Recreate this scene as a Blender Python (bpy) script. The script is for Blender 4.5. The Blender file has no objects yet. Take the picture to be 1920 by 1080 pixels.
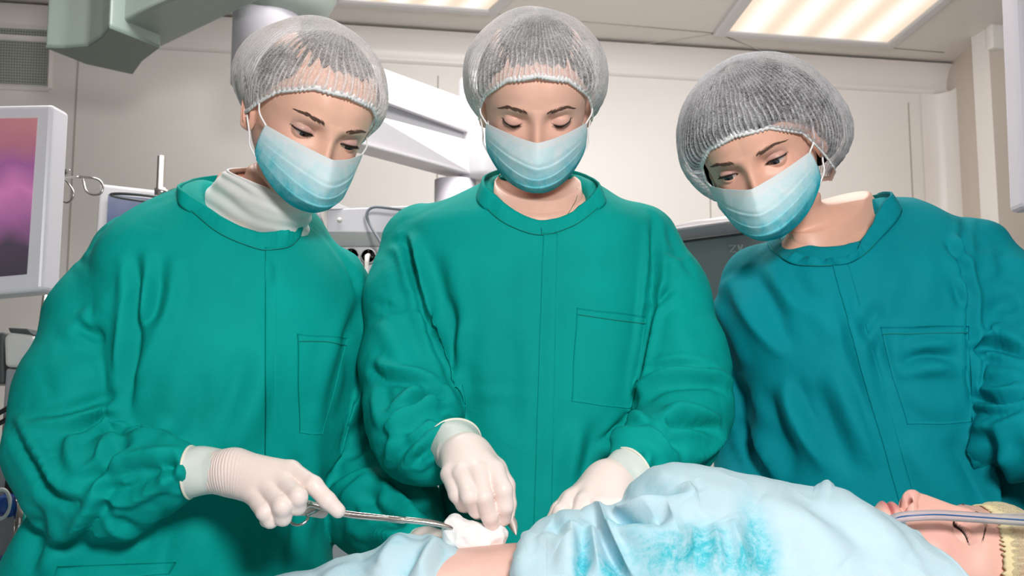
import bpy, bmesh, math, random
import numpy as np
from mathutils import Vector, Matrix
from mathutils.bvhtree import BVHTree

SC = bpy.context.scene
COL = SC.collection
R = math.radians
rng = np.random.default_rng(7)

# ------------------------------------------------------------------ camera
F_PX, CAM_Z, PITCH = 2000.0, 1.10, R(7.0)
cam = bpy.data.cameras.new('camera')
cam.lens = F_PX * 36.0 / 1920.0
cam.sensor_width = 36.0
cam.dof.use_dof = True
cam.dof.focus_distance = 1.38
cam.dof.aperture_fstop = 13.0
cam_o = bpy.data.objects.new('camera', cam)
COL.objects.link(cam_o)
cam_o.location = (0, 0, CAM_Z)
cam_o.rotation_euler = (R(90) + PITCH, 0, 0)
SC.camera = cam_o
CP, SP = math.cos(PITCH), math.sin(PITCH)


def at(px, py, Y):
    """World point at depth Y that the photograph shows at pixel (px, py)."""
    xc, yc = (px - 960) / F_PX, (540 - py) / F_PX
    t = Y / (CP - yc * SP)
    return np.array([t * xc, Y, CAM_Z + t * (SP + yc * CP)])


def pix(P):
    """Inverse of at(): pixel coordinates and viewing depth of world points."""
    P = np.asarray(P, float)
    x, y, z = P[..., 0], P[..., 1], P[..., 2] - CAM_Z
    d = y * CP + z * SP
    return np.stack([960 + F_PX * x / d, 540 - F_PX * (-y * SP + z * CP) / d], -1), d


# ------------------------------------------------------------------ world, lights, exposure
w = bpy.data.worlds.new('world')
SC.world = w
w.use_nodes = True
w.node_tree.nodes['Background'].inputs['Color'].default_value = (1.0, 0.97, 0.94, 1)
w.node_tree.nodes['Background'].inputs['Strength'].default_value = 0.06
SC.view_settings.view_transform = 'Standard'
SC.view_settings.look = 'None'
SC.view_settings.gamma = 1.0
SC.view_settings.exposure = 0.0
SC.view_settings.use_curve_mapping = False


def area(name, loc, aim, sx, sy, power, color=(1, 1, 1), spread=180):
    l = bpy.data.lights.new(name, 'AREA')
    l.shape = 'RECTANGLE'
    l.size, l.size_y, l.energy, l.color = sx, sy, power, color
    l.spread = R(spread)
    o = bpy.data.objects.new(name, l)
    COL.objects.link(o)
    o.location = loc
    o.rotation_euler = (Vector(aim) - Vector(loc)).to_track_quat('-Z', 'Y').to_euler()
    return o


area('softbox_key', (0.30, -0.35, 1.72), (0.0, 1.5, 1.15), 0.30, 0.30, 33, (1.0, 0.98, 0.96))
area('softbox_fill', (-1.3, -0.5, 1.5), (-0.3, 1.5, 1.2), 1.2, 0.9, 1.3, (1.0, 0.98, 0.97))
area('ceiling_panel_glow', (0.8, 3.2, 2.72), (0.8, 3.2, 0), 1.1, 0.6, 15, (1.0, 0.97, 0.94))
area('ceiling_bounce', (-0.6, 2.3, 2.70), (-0.6, 2.9, 0), 1.1, 0.6, 30, (1.0, 0.98, 0.96))

area('added_uplight', (0.75, 2.15, 2.32), (0.6, 3.4, 2.95), 1.2, 0.5, 21, (1.0, 0.98, 0.97), 160)  # extra lamp out of view, added to brighten the ceiling and back wall

# ------------------------------------------------------------------ materials


def mat(name, color, rough=0.6, metal=0.0, spec=0.5, sss=0.0, sheen=0.0):
    m = bpy.data.materials.new(name)
    m.use_nodes = True
    b = m.node_tree.nodes['Principled BSDF']
    b.inputs['Base Color'].default_value = (*color, 1)
    b.inputs['Roughness'].default_value = rough
    b.inputs['Metallic'].default_value = metal
    b.inputs['Specular IOR Level'].default_value = spec
    if sss:
        b.inputs['Subsurface Weight'].default_value = sss
        b.inputs['Subsurface Radius'].default_value = (1.0, 0.35, 0.2)
        b.inputs['Subsurface Scale'].default_value = 0.006
    if sheen:
        b.inputs['Sheen Weight'].default_value = sheen
        b.inputs['Sheen Roughness'].default_value = 0.5
    return m


def srgb(r, g, b):
    def f(c):
        c /= 255.0
        return c / 12.92 if c <= 0.04045 else ((c + 0.055) / 1.055) ** 2.4
    return (f(r), f(g), f(b))


class NT:
    """Small node helper bound to a material."""
    def __init__(self, m):
        self.m, self.t = m, m.node_tree
        self.b = self.t.nodes.get('Principled BSDF')

    def n(self, kind, **kw):
        x = self.t.nodes.new(kind)
        for k, v in kw.items():
            if k in x.inputs:
                x.inputs[k].default_value = v
            else:
                setattr(x, k, v)
        return x

    def l(self, a, b):
        self.t.links.new(a, b)

    def math(self, op, a, b=None, clamp=False):
        x = self.t.nodes.new('ShaderNodeMath')
        x.operation = op
        x.use_clamp = clamp
        for i, v in enumerate((a, b)):
            if v is None:
                continue
            if isinstance(v, (int, float)):
                x.inputs[i].default_value = v
            else:
                self.l(v, x.inputs[i])
        return x.outputs[0]

    def ramp(self, fac, stops):
        x = self.t.nodes.new('ShaderNodeValToRGB')
        e = x.color_ramp.elements
        while len(e) < len(stops):
            e.new(0.5)
        for i, (p, c) in enumerate(stops):
            e[i].position = p
            e[i].color = (*c, 1) if not isinstance(c, (int, float)) else (c, c, c, 1)
        self.l(fac, x.inputs[0])
        return x.outputs[0]

    def noise(self, scale, detail=3, rough=0.5, vec=None, dist=0.0):
        x = self.n('ShaderNodeTexNoise', Scale=scale, Detail=detail, Roughness=rough, Distortion=dist)
        if vec is not None:
            self.l(vec, x.inputs['Vector'])
        return x.outputs['Fac']

    def obj(self, scale=(1, 1, 1)):
        c = self.t.nodes.new('ShaderNodeTexCoord')
        mp = self.t.nodes.new('ShaderNodeMapping')
        mp.inputs['Scale'].default_value = scale
        self.l(c.outputs['Object'], mp.inputs['Vector'])
        return mp.outputs['Vector']

    def bump(self, h, strength=0.3, dist=0.001):
        x = self.n('ShaderNodeBump', Strength=strength, Distance=dist)
        self.l(h, x.inputs['Height'])
        self.l(x.outputs['Normal'], self.b.inputs['Normal'])
        return x


def cloth_mat(name, color, var=0.10):
    m = mat(name, color, 0.78, spec=0.12, sheen=0.0)
    t = NT(m)
    v = t.obj()
    n1 = t.noise(5, 3, 0.6, v)
    hi = tuple(min(1, c * (1 + var)) for c in color)
    lo = tuple(c * (1 - var) for c in color)
    t.l(t.ramp(n1, [(0.3, lo), (0.7, hi)]), t.b.inputs['Base Color'])
    wv = t.noise(900, 1, 0.5, v)
    w2 = t.noise(38, 4, 0.55, v, 0.8)
    t.bump(t.math('ADD', t.math('MULTIPLY', wv, 0.10), t.math('MULTIPLY', w2, 1.0)), 0.35, 0.003)
    return m


M = {}
M['gown_green'] = cloth_mat('gown_green', (0.000, 0.335, 0.295))
M['gown_mid'] = cloth_mat('gown_mid', (0.000, 0.325, 0.288))
M['gown_teal'] = cloth_mat('gown_teal', (0.000, 0.255, 0.305))
M['thread'] = mat('thread', (0.0, 0.20, 0.165), 0.8)
M['wall'] = mat('wall', srgb(232, 227, 223), 0.35)
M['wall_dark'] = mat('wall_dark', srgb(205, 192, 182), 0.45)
M['ceiling'] = mat('ceiling', srgb(222, 216, 210), 0.4)
M['white_trim'] = mat('white_trim', srgb(232, 226, 222), 0.35)
M['seam'] = mat('seam', srgb(176, 170, 162), 0.6)
M['floor'] = mat('floor', srgb(205, 205, 200), 0.35)
M['grey_green'] = mat('grey_green', srgb(150, 163, 155), 0.4)
M['grey_green_dark'] = mat('grey_green_dark', srgb(112, 126, 118), 0.45)
M['white_plastic'] = mat('white_plastic', srgb(200, 197, 200), 0.35)
M['lilac_plastic'] = mat('lilac_plastic', srgb(208, 204, 212), 0.35)
M['grey_plastic'] = mat('grey_plastic', srgb(150, 150, 155), 0.4)
M['dark_grey'] = mat('dark_grey', srgb(70, 74, 76), 0.4)
M['steel'] = mat('steel', (0.62, 0.60, 0.58), 0.16, 1.0)
M['steel_warm'] = mat('steel_warm', (0.68, 0.62, 0.57), 0.2, 1.0)
M['chrome'] = mat('chrome', (0.55, 0.53, 0.51), 0.28, 1.0)
M['blue_plastic'] = mat('blue_plastic', srgb(20, 70, 150), 0.35)
M['black'] = mat('black', (0.01, 0.011, 0.012), 0.5)
M['cable_grey'] = mat('cable_grey', srgb(120, 125, 135), 0.5)


def emit_mat(name, color, strength):
    m = mat(name, (0, 0, 0), 0.3)
    b = m.node_tree.nodes['Principled BSDF']
    b.inputs['Emission Color'].default_value = (*color, 1)
    b.inputs['Emission Strength'].default_value = strength
    return m


# ------------------------------------------------------------------ objects


def link_mesh(name, verts, faces, m, parent=None, smooth=True, mats=None, mat_idx=None):
    me = bpy.data.meshes.new(name)
    me.from_pydata([tuple(map(float, v)) for v in verts], [], [tuple(map(int, f)) for f in faces])
    for mm in (mats or [m]):
        me.materials.append(mm)
    if mat_idx is not None:
        me.polygons.foreach_set('material_index', np.asarray(mat_idx, np.int32))
    if smooth:
        me.polygons.foreach_set('use_smooth', np.ones(len(me.polygons), bool))
    me.update()
    o = bpy.data.objects.new(name, me)
    COL.objects.link(o)
    if parent is not None:
        parent_keep(o, parent)
    return o


def parent_keep(o, p):
    o.parent = p
    pl = p
    mtx = Matrix.Identity(4)
    chain = []
    while pl is not None:
        chain.append(pl)
        pl = pl.parent
    for c in reversed(chain):
        mtx = mtx @ Matrix.LocRotScale(c.location, c.rotation_euler, c.scale) if c.parent is None else mtx @ c.matrix_parent_inverse @ Matrix.LocRotScale(c.location, c.rotation_euler, c.scale)
    o.matrix_parent_inverse = mtx.inverted()


def empty(name, loc):
    o = bpy.data.objects.new(name, None)
    o.empty_display_size = 0.05
    COL.objects.link(o)
    o.location = tuple(map(float, loc))
    return o


def tag(o, label=None, cat=None, group=None, kind=None):
    for k, v in (('label', label), ('category', cat), ('group', group), ('kind', kind)):
        if v:
            o[k] = v
    return o


class MB:
    """Collects shapes and links them as one mesh object."""
    def __init__(self):
        self.v, self.f, self.n = [], [], 0

    def add(self, v, f):
        v = np.asarray(v, float).reshape(-1, 3)
        self.v.append(v)
        self.f += [tuple(i + self.n for i in q) for q in f]
        self.n += len(v)
        return self

    def box(self, c, s, rot=None, bev=0.0):
        bm = bmesh.new()
        bmesh.ops.create_cube(bm, size=1.0)
        bmesh.ops.scale(bm, vec=Vector(s), verts=bm.verts)
        if bev > 0:
            bmesh.ops.bevel(bm, geom=bm.edges[:], offset=bev, segments=3, affect='EDGES', profile=0.5)
        return self._bm(bm, c, rot)

    def _bm(self, bm, c, rot):
        v = np.array([tuple(x.co) for x in bm.verts])
        if rot is not None:
            v = v @ np.array(rot).T
        bm.verts.index_update()
        f = [tuple(x.index for x in q.verts) for q in bm.faces]
        bm.free()
        return self.add(v + np.asarray(c), f)

    def tube(self, pts, r, seg=12, closed=False, caps=True):
        v, f = tube_geo(pts, r, seg, closed, caps)
        return self.add(v, f)

    def sphere(self, c, r, seg=20, rings=12):
        r = np.broadcast_to(np.asarray(r, float), (3,))
        bm = bmesh.new()
        bmesh.ops.create_uvsphere(bm, u_segments=seg, v_segments=rings, radius=1.0)
        bmesh.ops.scale(bm, vec=Vector(tuple(r)), verts=bm.verts)
        return self._bm(bm, c, None)

    def cyl(self, a, b, r1, r2=None, seg=24):
        r2 = r1 if r2 is None else r2
        return self.tube([a, b], [r1, r2], seg)

    def build(self, name, m, parent=None, smooth=True, auto=False):
        o = link_mesh(name, np.concatenate(self.v), self.f, m, parent, smooth)
        if auto:
            sharp(o)
        return o


def sharp(o, ang=35):
    bm = bmesh.new()
    bm.from_mesh(o.data)
    for e in bm.edges:
        if len(e.link_faces) == 2 and e.calc_face_angle(0) > R(ang):
            e.smooth = False
    bm.to_mesh(o.data)
    bm.free()


def frames(P, closed=False):
    P = np.asarray(P, float)
    n = len(P)
    T = np.zeros_like(P)
    if closed:
        T = np.roll(P, -1, 0) - np.roll(P, 1, 0)
    else:
        T[1:-1] = P[2:] - P[:-2]
        T[0], T[-1] = P[1] - P[0], P[-1] - P[-2]
    T /= np.linalg.norm(T, axis=1)[:, None] + 1e-12
    ref = np.array([0, 0, 1.0]) if abs(T[0, 2]) < 0.9 else np.array([1.0, 0, 0])
    N = np.zeros_like(P)
    x = np.cross(ref, T[0])
    for i in range(n):
        x = x - T[i] * np.dot(x, T[i])
        x /= np.linalg.norm(x) + 1e-12
        N[i] = x
    return T, N, np.cross(T, N)


def tube_geo(pts, r, seg=12, closed=False, caps=True):
    P = np.asarray(pts, float)
    n = len(P)
    rr = np.broadcast_to(np.asarray(r, float), (n,)) if np.ndim(r) < 2 else None
    T, N, B = frames(P, closed)
    a = np.linspace(0, 2 * np.pi, seg, endpoint=False)
    ra, rb = (rr, rr) if rr is not None else (np.asarray(r)[:, 0], np.asarray(r)[:, 1])
    v = P[:, None] + ra[:, None, None] * np.cos(a)[None, :, None] * N[:, None] + rb[:, None, None] * np.sin(a)[None, :, None] * B[:, None]
    v = v.reshape(-1, 3)
    f = []
    m = n if closed else n - 1
    for i in range(m):
        i2 = (i + 1) % n
        for j in range(seg):
            j2 = (j + 1) % seg
            f.append((i * seg + j, i * seg + j2, i2 * seg + j2, i2 * seg + j))
    if caps and not closed:
        f.append(tuple(range(seg - 1, -1, -1)))
        f.append(tuple((n - 1) * seg + j for j in range(seg)))
    return v, f


def spline(pts, n):
    """Catmull-Rom through points (any dimension), n samples evenly in parameter."""
    P = np.asarray(pts, float)
    k = len(P)
    if k == 2:
        t = np.linspace(0, 1, n)[:, None]
        return P[0] * (1 - t) + P[1] * t
    Q = np.vstack([2 * P[0] - P[1], P, 2 * P[-1] - P[-2]])
    u = np.linspace(0, k - 1 - 1e-9, n)
    return crom(Q, u)


def crom(Q, u):
    i = np.floor(u).astype(int)
    t = (u - i)[:, None]
    p0, p1, p2, p3 = Q[i], Q[i + 1], Q[i + 2], Q[i + 3]
    return 0.5 * (2 * p1 + (p2 - p0) * t + (2 * p0 - 5 * p1 + 4 * p2 - p3) * t * t + (3 * p1 - p0 - 3 * p2 + p3) * t ** 3)


def grid_faces(nu, nv, wrap_u=False, wrap_v=False):
    f = []
    for i in range(nu if wrap_u else nu - 1):
        i2 = (i + 1) % nu
        for j in range(nv if wrap_v else nv - 1):
            j2 = (j + 1) % nv
            f.append((i * nv + j, i * nv + j2, i2 * nv + j2, i2 * nv + j))
    return f


def sstep(a, b, x):
    t = np.clip((x - a) / (b - a), 0, 1)
    return t * t * (3 - 2 * t)


def wnoise(P, scale, seed=0, oct=3):
    """Smooth pseudo-noise in about [-1, 1] from sums of sines."""
    g = np.random.default_rng(seed)
    P = np.asarray(P, float)
    out = np.zeros(P.shape[:-1])
    amp, tot = 1.0, 0
    for o in range(oct):
        s = 0
        for k in range(6):
            d = g.normal(size=3)
            d /= np.linalg.norm(d)
            d *= scale * (0.7 + 0.6 * g.random())
            s = s + np.sin(P @ d + g.random() * 6.28 + 0.8 * np.sin(P @ (d[[1, 2, 0]] * 0.6) + g.random() * 6))
        out += amp * s / 3.2
        tot += amp
        amp *= 0.5
        scale *= 2.03
    return out / tot


# ------------------------------------------------------------------ implicit surfaces


def sd_cone(P, a, b, r1, r2):
    """Distance to a tapered capsule."""
    a, b = np.asarray(a, float), np.asarray(b, float)
    ba = b - a
    t = np.clip(((P - a) @ ba) / (ba @ ba), 0, 1)
    return np.linalg.norm(P - a - t[..., None] * ba, axis=-1) - (r1 + (r2 - r1) * t)


def sd_ell(P, c, r, rot=None):
    q = P - np.asarray(c, float)
    if rot is not None:
        q = q @ np.asarray(rot)
    r = np.asarray(r, float)
    k0 = np.linalg.norm(q / r, axis=-1)
    k1 = np.linalg.norm(q / (r * r), axis=-1) + 1e-9
    return k0 * (k0 - 1.0) / k1


def smin(a, b, k):
    h = np.clip(0.5 + 0.5 * (b - a) / k, 0, 1)
    return b + (a - b) * h - k * h * (1 - h)


def grid_points(lo, hi, h):
    lo, hi = np.asarray(lo, float), np.asarray(hi, float)
    n = np.ceil((hi - lo) / h).astype(int) + 1
    ax = [lo[i] + h * np.arange(n[i], dtype=np.float32) for i in range(3)]
    return np.stack(np.meshgrid(*ax, indexing='ij'), -1).astype(np.float32)


def surface_nets(Fd, lo, h):
    s = Fd < 0
    nx, ny, nz = s.shape
    cnt = np.zeros((nx - 1, ny - 1, nz - 1), np.int8)
    offs = [(i, j, k) for i in (0, 1) for j in (0, 1) for k in (0, 1)]
    for i, j, k in offs:
        cnt += s[i:nx - 1 + i, j:ny - 1 + j, k:nz - 1 + k]
    act = (cnt > 0) & (cnt < 8)
    idx = np.argwhere(act)
    vals = np.stack([Fd[idx[:, 0] + i, idx[:, 1] + j, idx[:, 2] + k] for i, j, k in offs], 1)
    pos = np.zeros((len(idx), 3))
    c = np.zeros(len(idx))
    for a in range(8):
        for b in range(a + 1, 8):
            oa, ob = np.array(offs[a]), np.array(offs[b])
            if abs(oa - ob).sum() != 1:
                continue
            va, vb = vals[:, a], vals[:, b]
            m = (va < 0) != (vb < 0)
            t = va[m] / (va[m] - vb[m])
            pos[m] += oa + t[:, None] * (ob - oa)
            c[m] += 1
    V = np.asarray(lo, float) + h * (idx + pos / c[:, None])
    vid = -np.ones(act.shape, np.int64)
    vid[act] = np.arange(len(idx))
    quads = []
    for ax in range(3):
        o1, o2 = [(1, 2), (2, 0), (0, 1)][ax]
        sl0 = [slice(None)] * 3
        sl1 = [slice(None)] * 3
        sl0[ax], sl1[ax] = slice(0, -1), slice(1, None)
        d = s[tuple(sl0)] != s[tuple(sl1)]
        e = np.argwhere(d)
        e = e[(e[:, o1] > 0) & (e[:, o2] > 0) & (e[:, o1] < act.shape[o1]) & (e[:, o2] < act.shape[o2])]
        ins = s[e[:, 0], e[:, 1], e[:, 2]]
        def cell(d1, d2):
            q = e.copy()
            q[:, o1] -= d1
            q[:, o2] -= d2
            return vid[q[:, 0], q[:, 1], q[:, 2]]
        q = np.stack([cell(1, 1), cell(0, 1), cell(0, 0), cell(1, 0)], 1)
        q[~ins] = q[~ins][:, ::-1]
        quads.append(q)
    return V, np.concatenate(quads)


def edges_of(Q):
    E = np.concatenate([Q[:, [0, 1]], Q[:, [1, 2]], Q[:, [2, 3]], Q[:, [3, 0]]])
    return np.unique(np.sort(E, 1), axis=0)


def relax(V, Q, it=2, lam=0.5):
    E = edges_of(Q)
    n = len(V)
    deg = np.bincount(E.ravel(), minlength=n).astype(float)[:, None]
    deg[deg == 0] = 1
    for _ in range(it):
        S = np.stack([np.bincount(E[:, 0], V[E[:, 1], k], n) + np.bincount(E[:, 1], V[E[:, 0], k], n) for k in range(3)], 1)
        V = V + lam * (S / deg - V)
    return V


def split_quads(V, Q):
    E0 = np.concatenate([Q[:, [0, 1]], Q[:, [1, 2]], Q[:, [2, 3]], Q[:, [3, 0]]])
    E, inv = np.unique(np.sort(E0, 1), axis=0, return_inverse=True)
    inv = inv.ravel()
    n, m = len(V), len(E)
    V2 = np.concatenate([V, V[E].mean(1), V[Q].mean(1)])
    q = len(Q)
    e = [n + inv[i * q:(i + 1) * q] for i in range(4)]
    c = n + m + np.arange(q)
    Q2 = np.concatenate([np.stack([Q[:, i], e[i], c, e[(i + 3) % 4]], 1) for i in range(4)])
    return V2, Q2


def vnormals(V, Q):
    a, b = V[Q[:, 2]] - V[Q[:, 0]], V[Q[:, 3]] - V[Q[:, 1]]
    fn = np.cross(a, b)
    n = len(V)
    N = np.stack([sum(np.bincount(Q[:, i], fn[:, k], n) for i in range(4)) for k in range(3)], 1)
    return N / (np.linalg.norm(N, axis=1)[:, None] + 1e-12)


def split_mesh(V, Q, lab, names, m, parents):
    """Cuts one surface into several objects along face labels, keeping the shading continuous."""
    N = vnormals(V, Q)
    out = []
    for k, nm in enumerate(names):
        q = Q[lab == k]
        u, inv = np.unique(q.ravel(), return_inverse=True)
        o = link_mesh(nm, V[u], inv.reshape(-1, 4), m)
        o.data.normals_split_custom_set_from_vertices([tuple(x) for x in N[u]])
        out.append(o)
    return out

# ------------------------------------------------------------------ the room
# back wall runs slightly away to the right, as the ceiling line in the photograph does
CEIL_Z = 2.78


def on_ceiling(px, py):
    xc, yc = (px - 960) / F_PX, (540 - py) / F_PX
    t = (CEIL_Z - CAM_Z) / (SP + yc * CP)
    return np.array([t * xc, t * (CP - yc * SP), CEIL_Z])


WL, WR = on_ceiling(440, 44), on_ceiling(1762, 128)
wdir = (WR - WL) / np.linalg.norm(WR - WL)
wnor = np.array([wdir[1], -wdir[0], 0.0])          # towards the camera
WA = WL - wdir * 2.2
WROT = Matrix(((wdir[0], -wnor[0], 0), (wdir[1], -wnor[1], 0), (0, 0, 1)))


def wall_pt(px, py, off=0.0):
    """Point of the back wall (moved off towards the room) at a pixel of the photograph."""
    xc, yc = (px - 960) / F_PX, (540 - py) / F_PX
    d = np.array([xc, CP - yc * SP, SP + yc * CP])
    o = np.array([0, 0, CAM_Z])
    p0 = WL + wnor * off
    return o + d * (((p0 - o) @ wnor) / (d @ wnor))


def structure(o):
    o['kind'] = 'structure'
    return o


def slab(name, a, b, z0, z1, th, m, out):
    """Upright wall slab from a to b (plan points), thickened by th in direction out."""
    a, b, out = np.array(a[:2]), np.array(b[:2]), np.array(out[:2])
    mb = MB()
    v = []
    for z in (z0, z1):
        for p in (a, b, b + out * th, a + out * th):
            v.append((p[0], p[1], z))
    mb.add(v, [(0, 1, 2, 3), (7, 6, 5, 4), (0, 4, 5, 1), (1, 5, 6, 2), (2, 6, 7, 3), (3, 7, 4, 0)])
    return structure(mb.build(name, m, smooth=False))


fl = MB().box((0.3, 2.4, -0.05), (7.6, 8.4, 0.1)).build('floor', M['floor'], smooth=False)
structure(fl)
ce = MB().box((0.3, 2.4, CEIL_Z + 0.05), (7.6, 8.4, 0.1)).build('ceiling', M['ceiling'], smooth=False)
structure(ce)
corner = WR + wdir * 0.03
slab('wall_back', WA, corner, 0, CEIL_Z, 0.12, M['wall'], -wnor)
# right wall comes back towards the room from the corner
rdir = (on_ceiling(1852, 52) - corner)
rdir[2] = 0
rlen = np.linalg.norm(rdir)
rdir /= rlen
slab('wall_right', corner, corner + rdir * rlen, 0, CEIL_Z, 0.12, M['wall_dark'], -np.array([rdir[1], -rdir[0], 0]) * -1 if False else np.array([-rdir[1], rdir[0], 0]))
pil = corner + rdir * rlen
slab('wall_pillar', pil, pil + wdir * 0.9, 0, CEIL_Z, 0.12, M['wall'], -wnor)
pb = MB().box(pil + wdir * 0.45 + wnor * 0.02 + np.array([0, 0, CEIL_Z - pil[2] - 0.05]), (0.93, 0.05, 0.11), WROT, 0.012)
structure(pb.build('trim_1', M['white_trim']))
# rounded coving along the back wall and in the corner
cv = []
a = np.linspace(0, np.pi / 2, 9)
prof = np.stack([0.10 * (1 - np.sin(a)), -0.10 * (1 - np.cos(a))], 1)
mb = MB()
rows = [[p + wnor * (q[0] + 0.001) + np.array([0, 0, q[1] - 0.012]) for q in prof] for p in (WA, corner)]
mb.add(np.array(rows).reshape(-1, 3), grid_faces(2, len(prof)))
lip = [[p + wnor * q for q in (0.012, 0.012, 0.0)] for p in (WA, corner)]
v = np.array(lip)
v[:, 0, 2] -= 0.112
v[:, 1, 2] -= 0.135
v[:, 2, 2] -= 0.135
mb.add(v.reshape(-1, 3), grid_faces(2, 3))
structure(mb.build('trim_2', M['white_trim']))
mb = MB()
cc = corner - wdir * 0.0
rows = []
for z in (0.1, CEIL_Z - 0.135):
    for t in np.linspace(0, 1, 9):
        p0, p1, p2 = cc - wdir * 0.14, cc, cc + rdir * 0.14
        q = (1 - t) ** 2 * p0 + 2 * t * (1 - t) * p1 + t * t * p2 + wnor * 0.004
        rows.append((q[0], q[1], z))
mb.add(rows, grid_faces(2, 9))
structure(mb.build('trim_3', M['white_trim']))
# panel joints of wall and ceiling
k = 2
for px in (137, 820, 1330, 1708):
    p = wall_pt(px, 300, 0.0008)
    mb = MB().box((p[0], p[1], 1.35), (0.006, 0.003, 2.5), WROT)
    k += 1
    structure(mb.build('wall_joint', M['seam'], smooth=False))
zj = wall_pt(800, 97, 0)[2]
p = (WA + corner) / 2
structure(MB().box((p[0], p[1], zj), (np.linalg.norm(corner - WA), 0.004, 0.006), WROT).build('wall_joint', M['seam'], smooth=False))
for a_, b_ in (((1345, 62), (1130, 95)), ((1345, 62), (640, 0)), ((1770, 98), (1345, 62)), ((1640, 180), (1345, 62))):
    A_, B_ = on_ceiling(*a_), on_ceiling(*b_)
    structure(MB().tube([A_ + [0, 0, -0.0005], B_ + [0, 0, -0.0005]], 0.003, 6).build('ceiling_joint', M['seam']))


# ceiling lights: recessed troffers with four tubes behind a diffuser
def diffuser_mat(n_t):
    m = bpy.data.materials.new('diffuser')
    m.use_nodes = True
    t = NT(m)
    v = t.t.nodes.new('ShaderNodeTexCoord').outputs['UV']
    sx = t.n('ShaderNodeSeparateXYZ')
    t.l(v, sx.inputs[0])
    ph = t.math('MULTIPLY', sx.outputs['X'], n_t * 2 * math.pi)
    s = t.math('MULTIPLY', t.math('ADD', t.math('COSINE', t.math('ADD', ph, math.pi)), 1.0), 0.5)
    col = t.ramp(s, [(0.0, (0.78, 0.62, 0.47)), (0.45, (0.88, 0.77, 0.63)), (1.0, (1.0, 0.94, 0.86))])
    t.b.inputs['Base Color'].default_value = (0.1, 0.1, 0.1, 1)
    t.l(col, t.b.inputs['Emission Color'])
    t.b.inputs['Emission Strength'].default_value = 1.15
    return m


M['diffuser'] = diffuser_mat(4)
M['lamp_frame'] = mat('lamp_frame', srgb(205, 203, 203), 0.35)


def troffer(quad, label):
    """quad: four ceiling points of the diffuser; frame stands around it."""
    q = [on_ceiling(*p) for p in quad]
    c = sum(q) / 4
    root = tag(empty('ceiling_light', (c[0], c[1], CEIL_Z)), label, 'ceiling light', 'recessed ceiling lights')
    dz = np.array([0, 0, -0.012])
    o = link_mesh('diffuser', [p + dz for p in q], [(0, 1, 2, 3)], M['diffuser'], root, False)
    uv = o.data.uv_layers.new(name='uv')
    for i, c2 in enumerate(((0, 0), (1, 0), (1, 1), (0, 1))):
        uv.data[i].uv = c2
    def grow(k):
        out = []
        for i in range(4):
            e1 = (q[i] - q[i - 1]) / np.linalg.norm(q[i] - q[i - 1])
            e2 = (q[i] - q[(i + 1) % 4]) / np.linalg.norm(q[i] - q[(i + 1) % 4])
            out.append(q[i] + (e1 + e2) * k)
        return out
    loops = [(grow(0.0), -.001), (grow(0.0), -.018), (grow(.010), -.024), (grow(.045), -.024), (grow(.055), -.018), (grow(.055), 0.0)]
    v = np.array([[p_ + [0, 0, d_] for p_ in l_] for l_, d_ in loops]).reshape(-1, 3)
    mb = MB().add(v, grid_faces(len(loops), 4, wrap_v=True))
    mb.build('frame', M['lamp_frame'], root, False)
    return root


def par(a, b, c):
    """Ceiling parallelogram: a, b near edge pixels and c the direction of the side from b."""
    A_, B_ = on_ceiling(*a), on_ceiling(*b)
    S = on_ceiling(*c) - B_
    return A_, B_, S


def troffer_from(a, b, s, length, label):
    A_, B_, S = par(a, b, s)
    S = S / np.linalg.norm(S) * length
    pts = [A_, B_, B_ + S, A_ + S]
    quad = [pix(p)[0] for p in pts]
    return troffer([tuple(x) for x in quad], label)


troffer_from((1366, 52), (1664, 74), (1752, 0), 1.2, 'large glowing ceiling light with tan diffuser above the person in the grey cap')
troffer_from((640, -8), (916, 11), (948, -18), 1.2, 'ceiling light cut by the top edge, above between two white-capped surgeons')

FOLD = 1.45

# ------------------------------------------------------------------ gowns


def resample(pts, n=160):
    return spline(np.array(pts, float), n)


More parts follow.
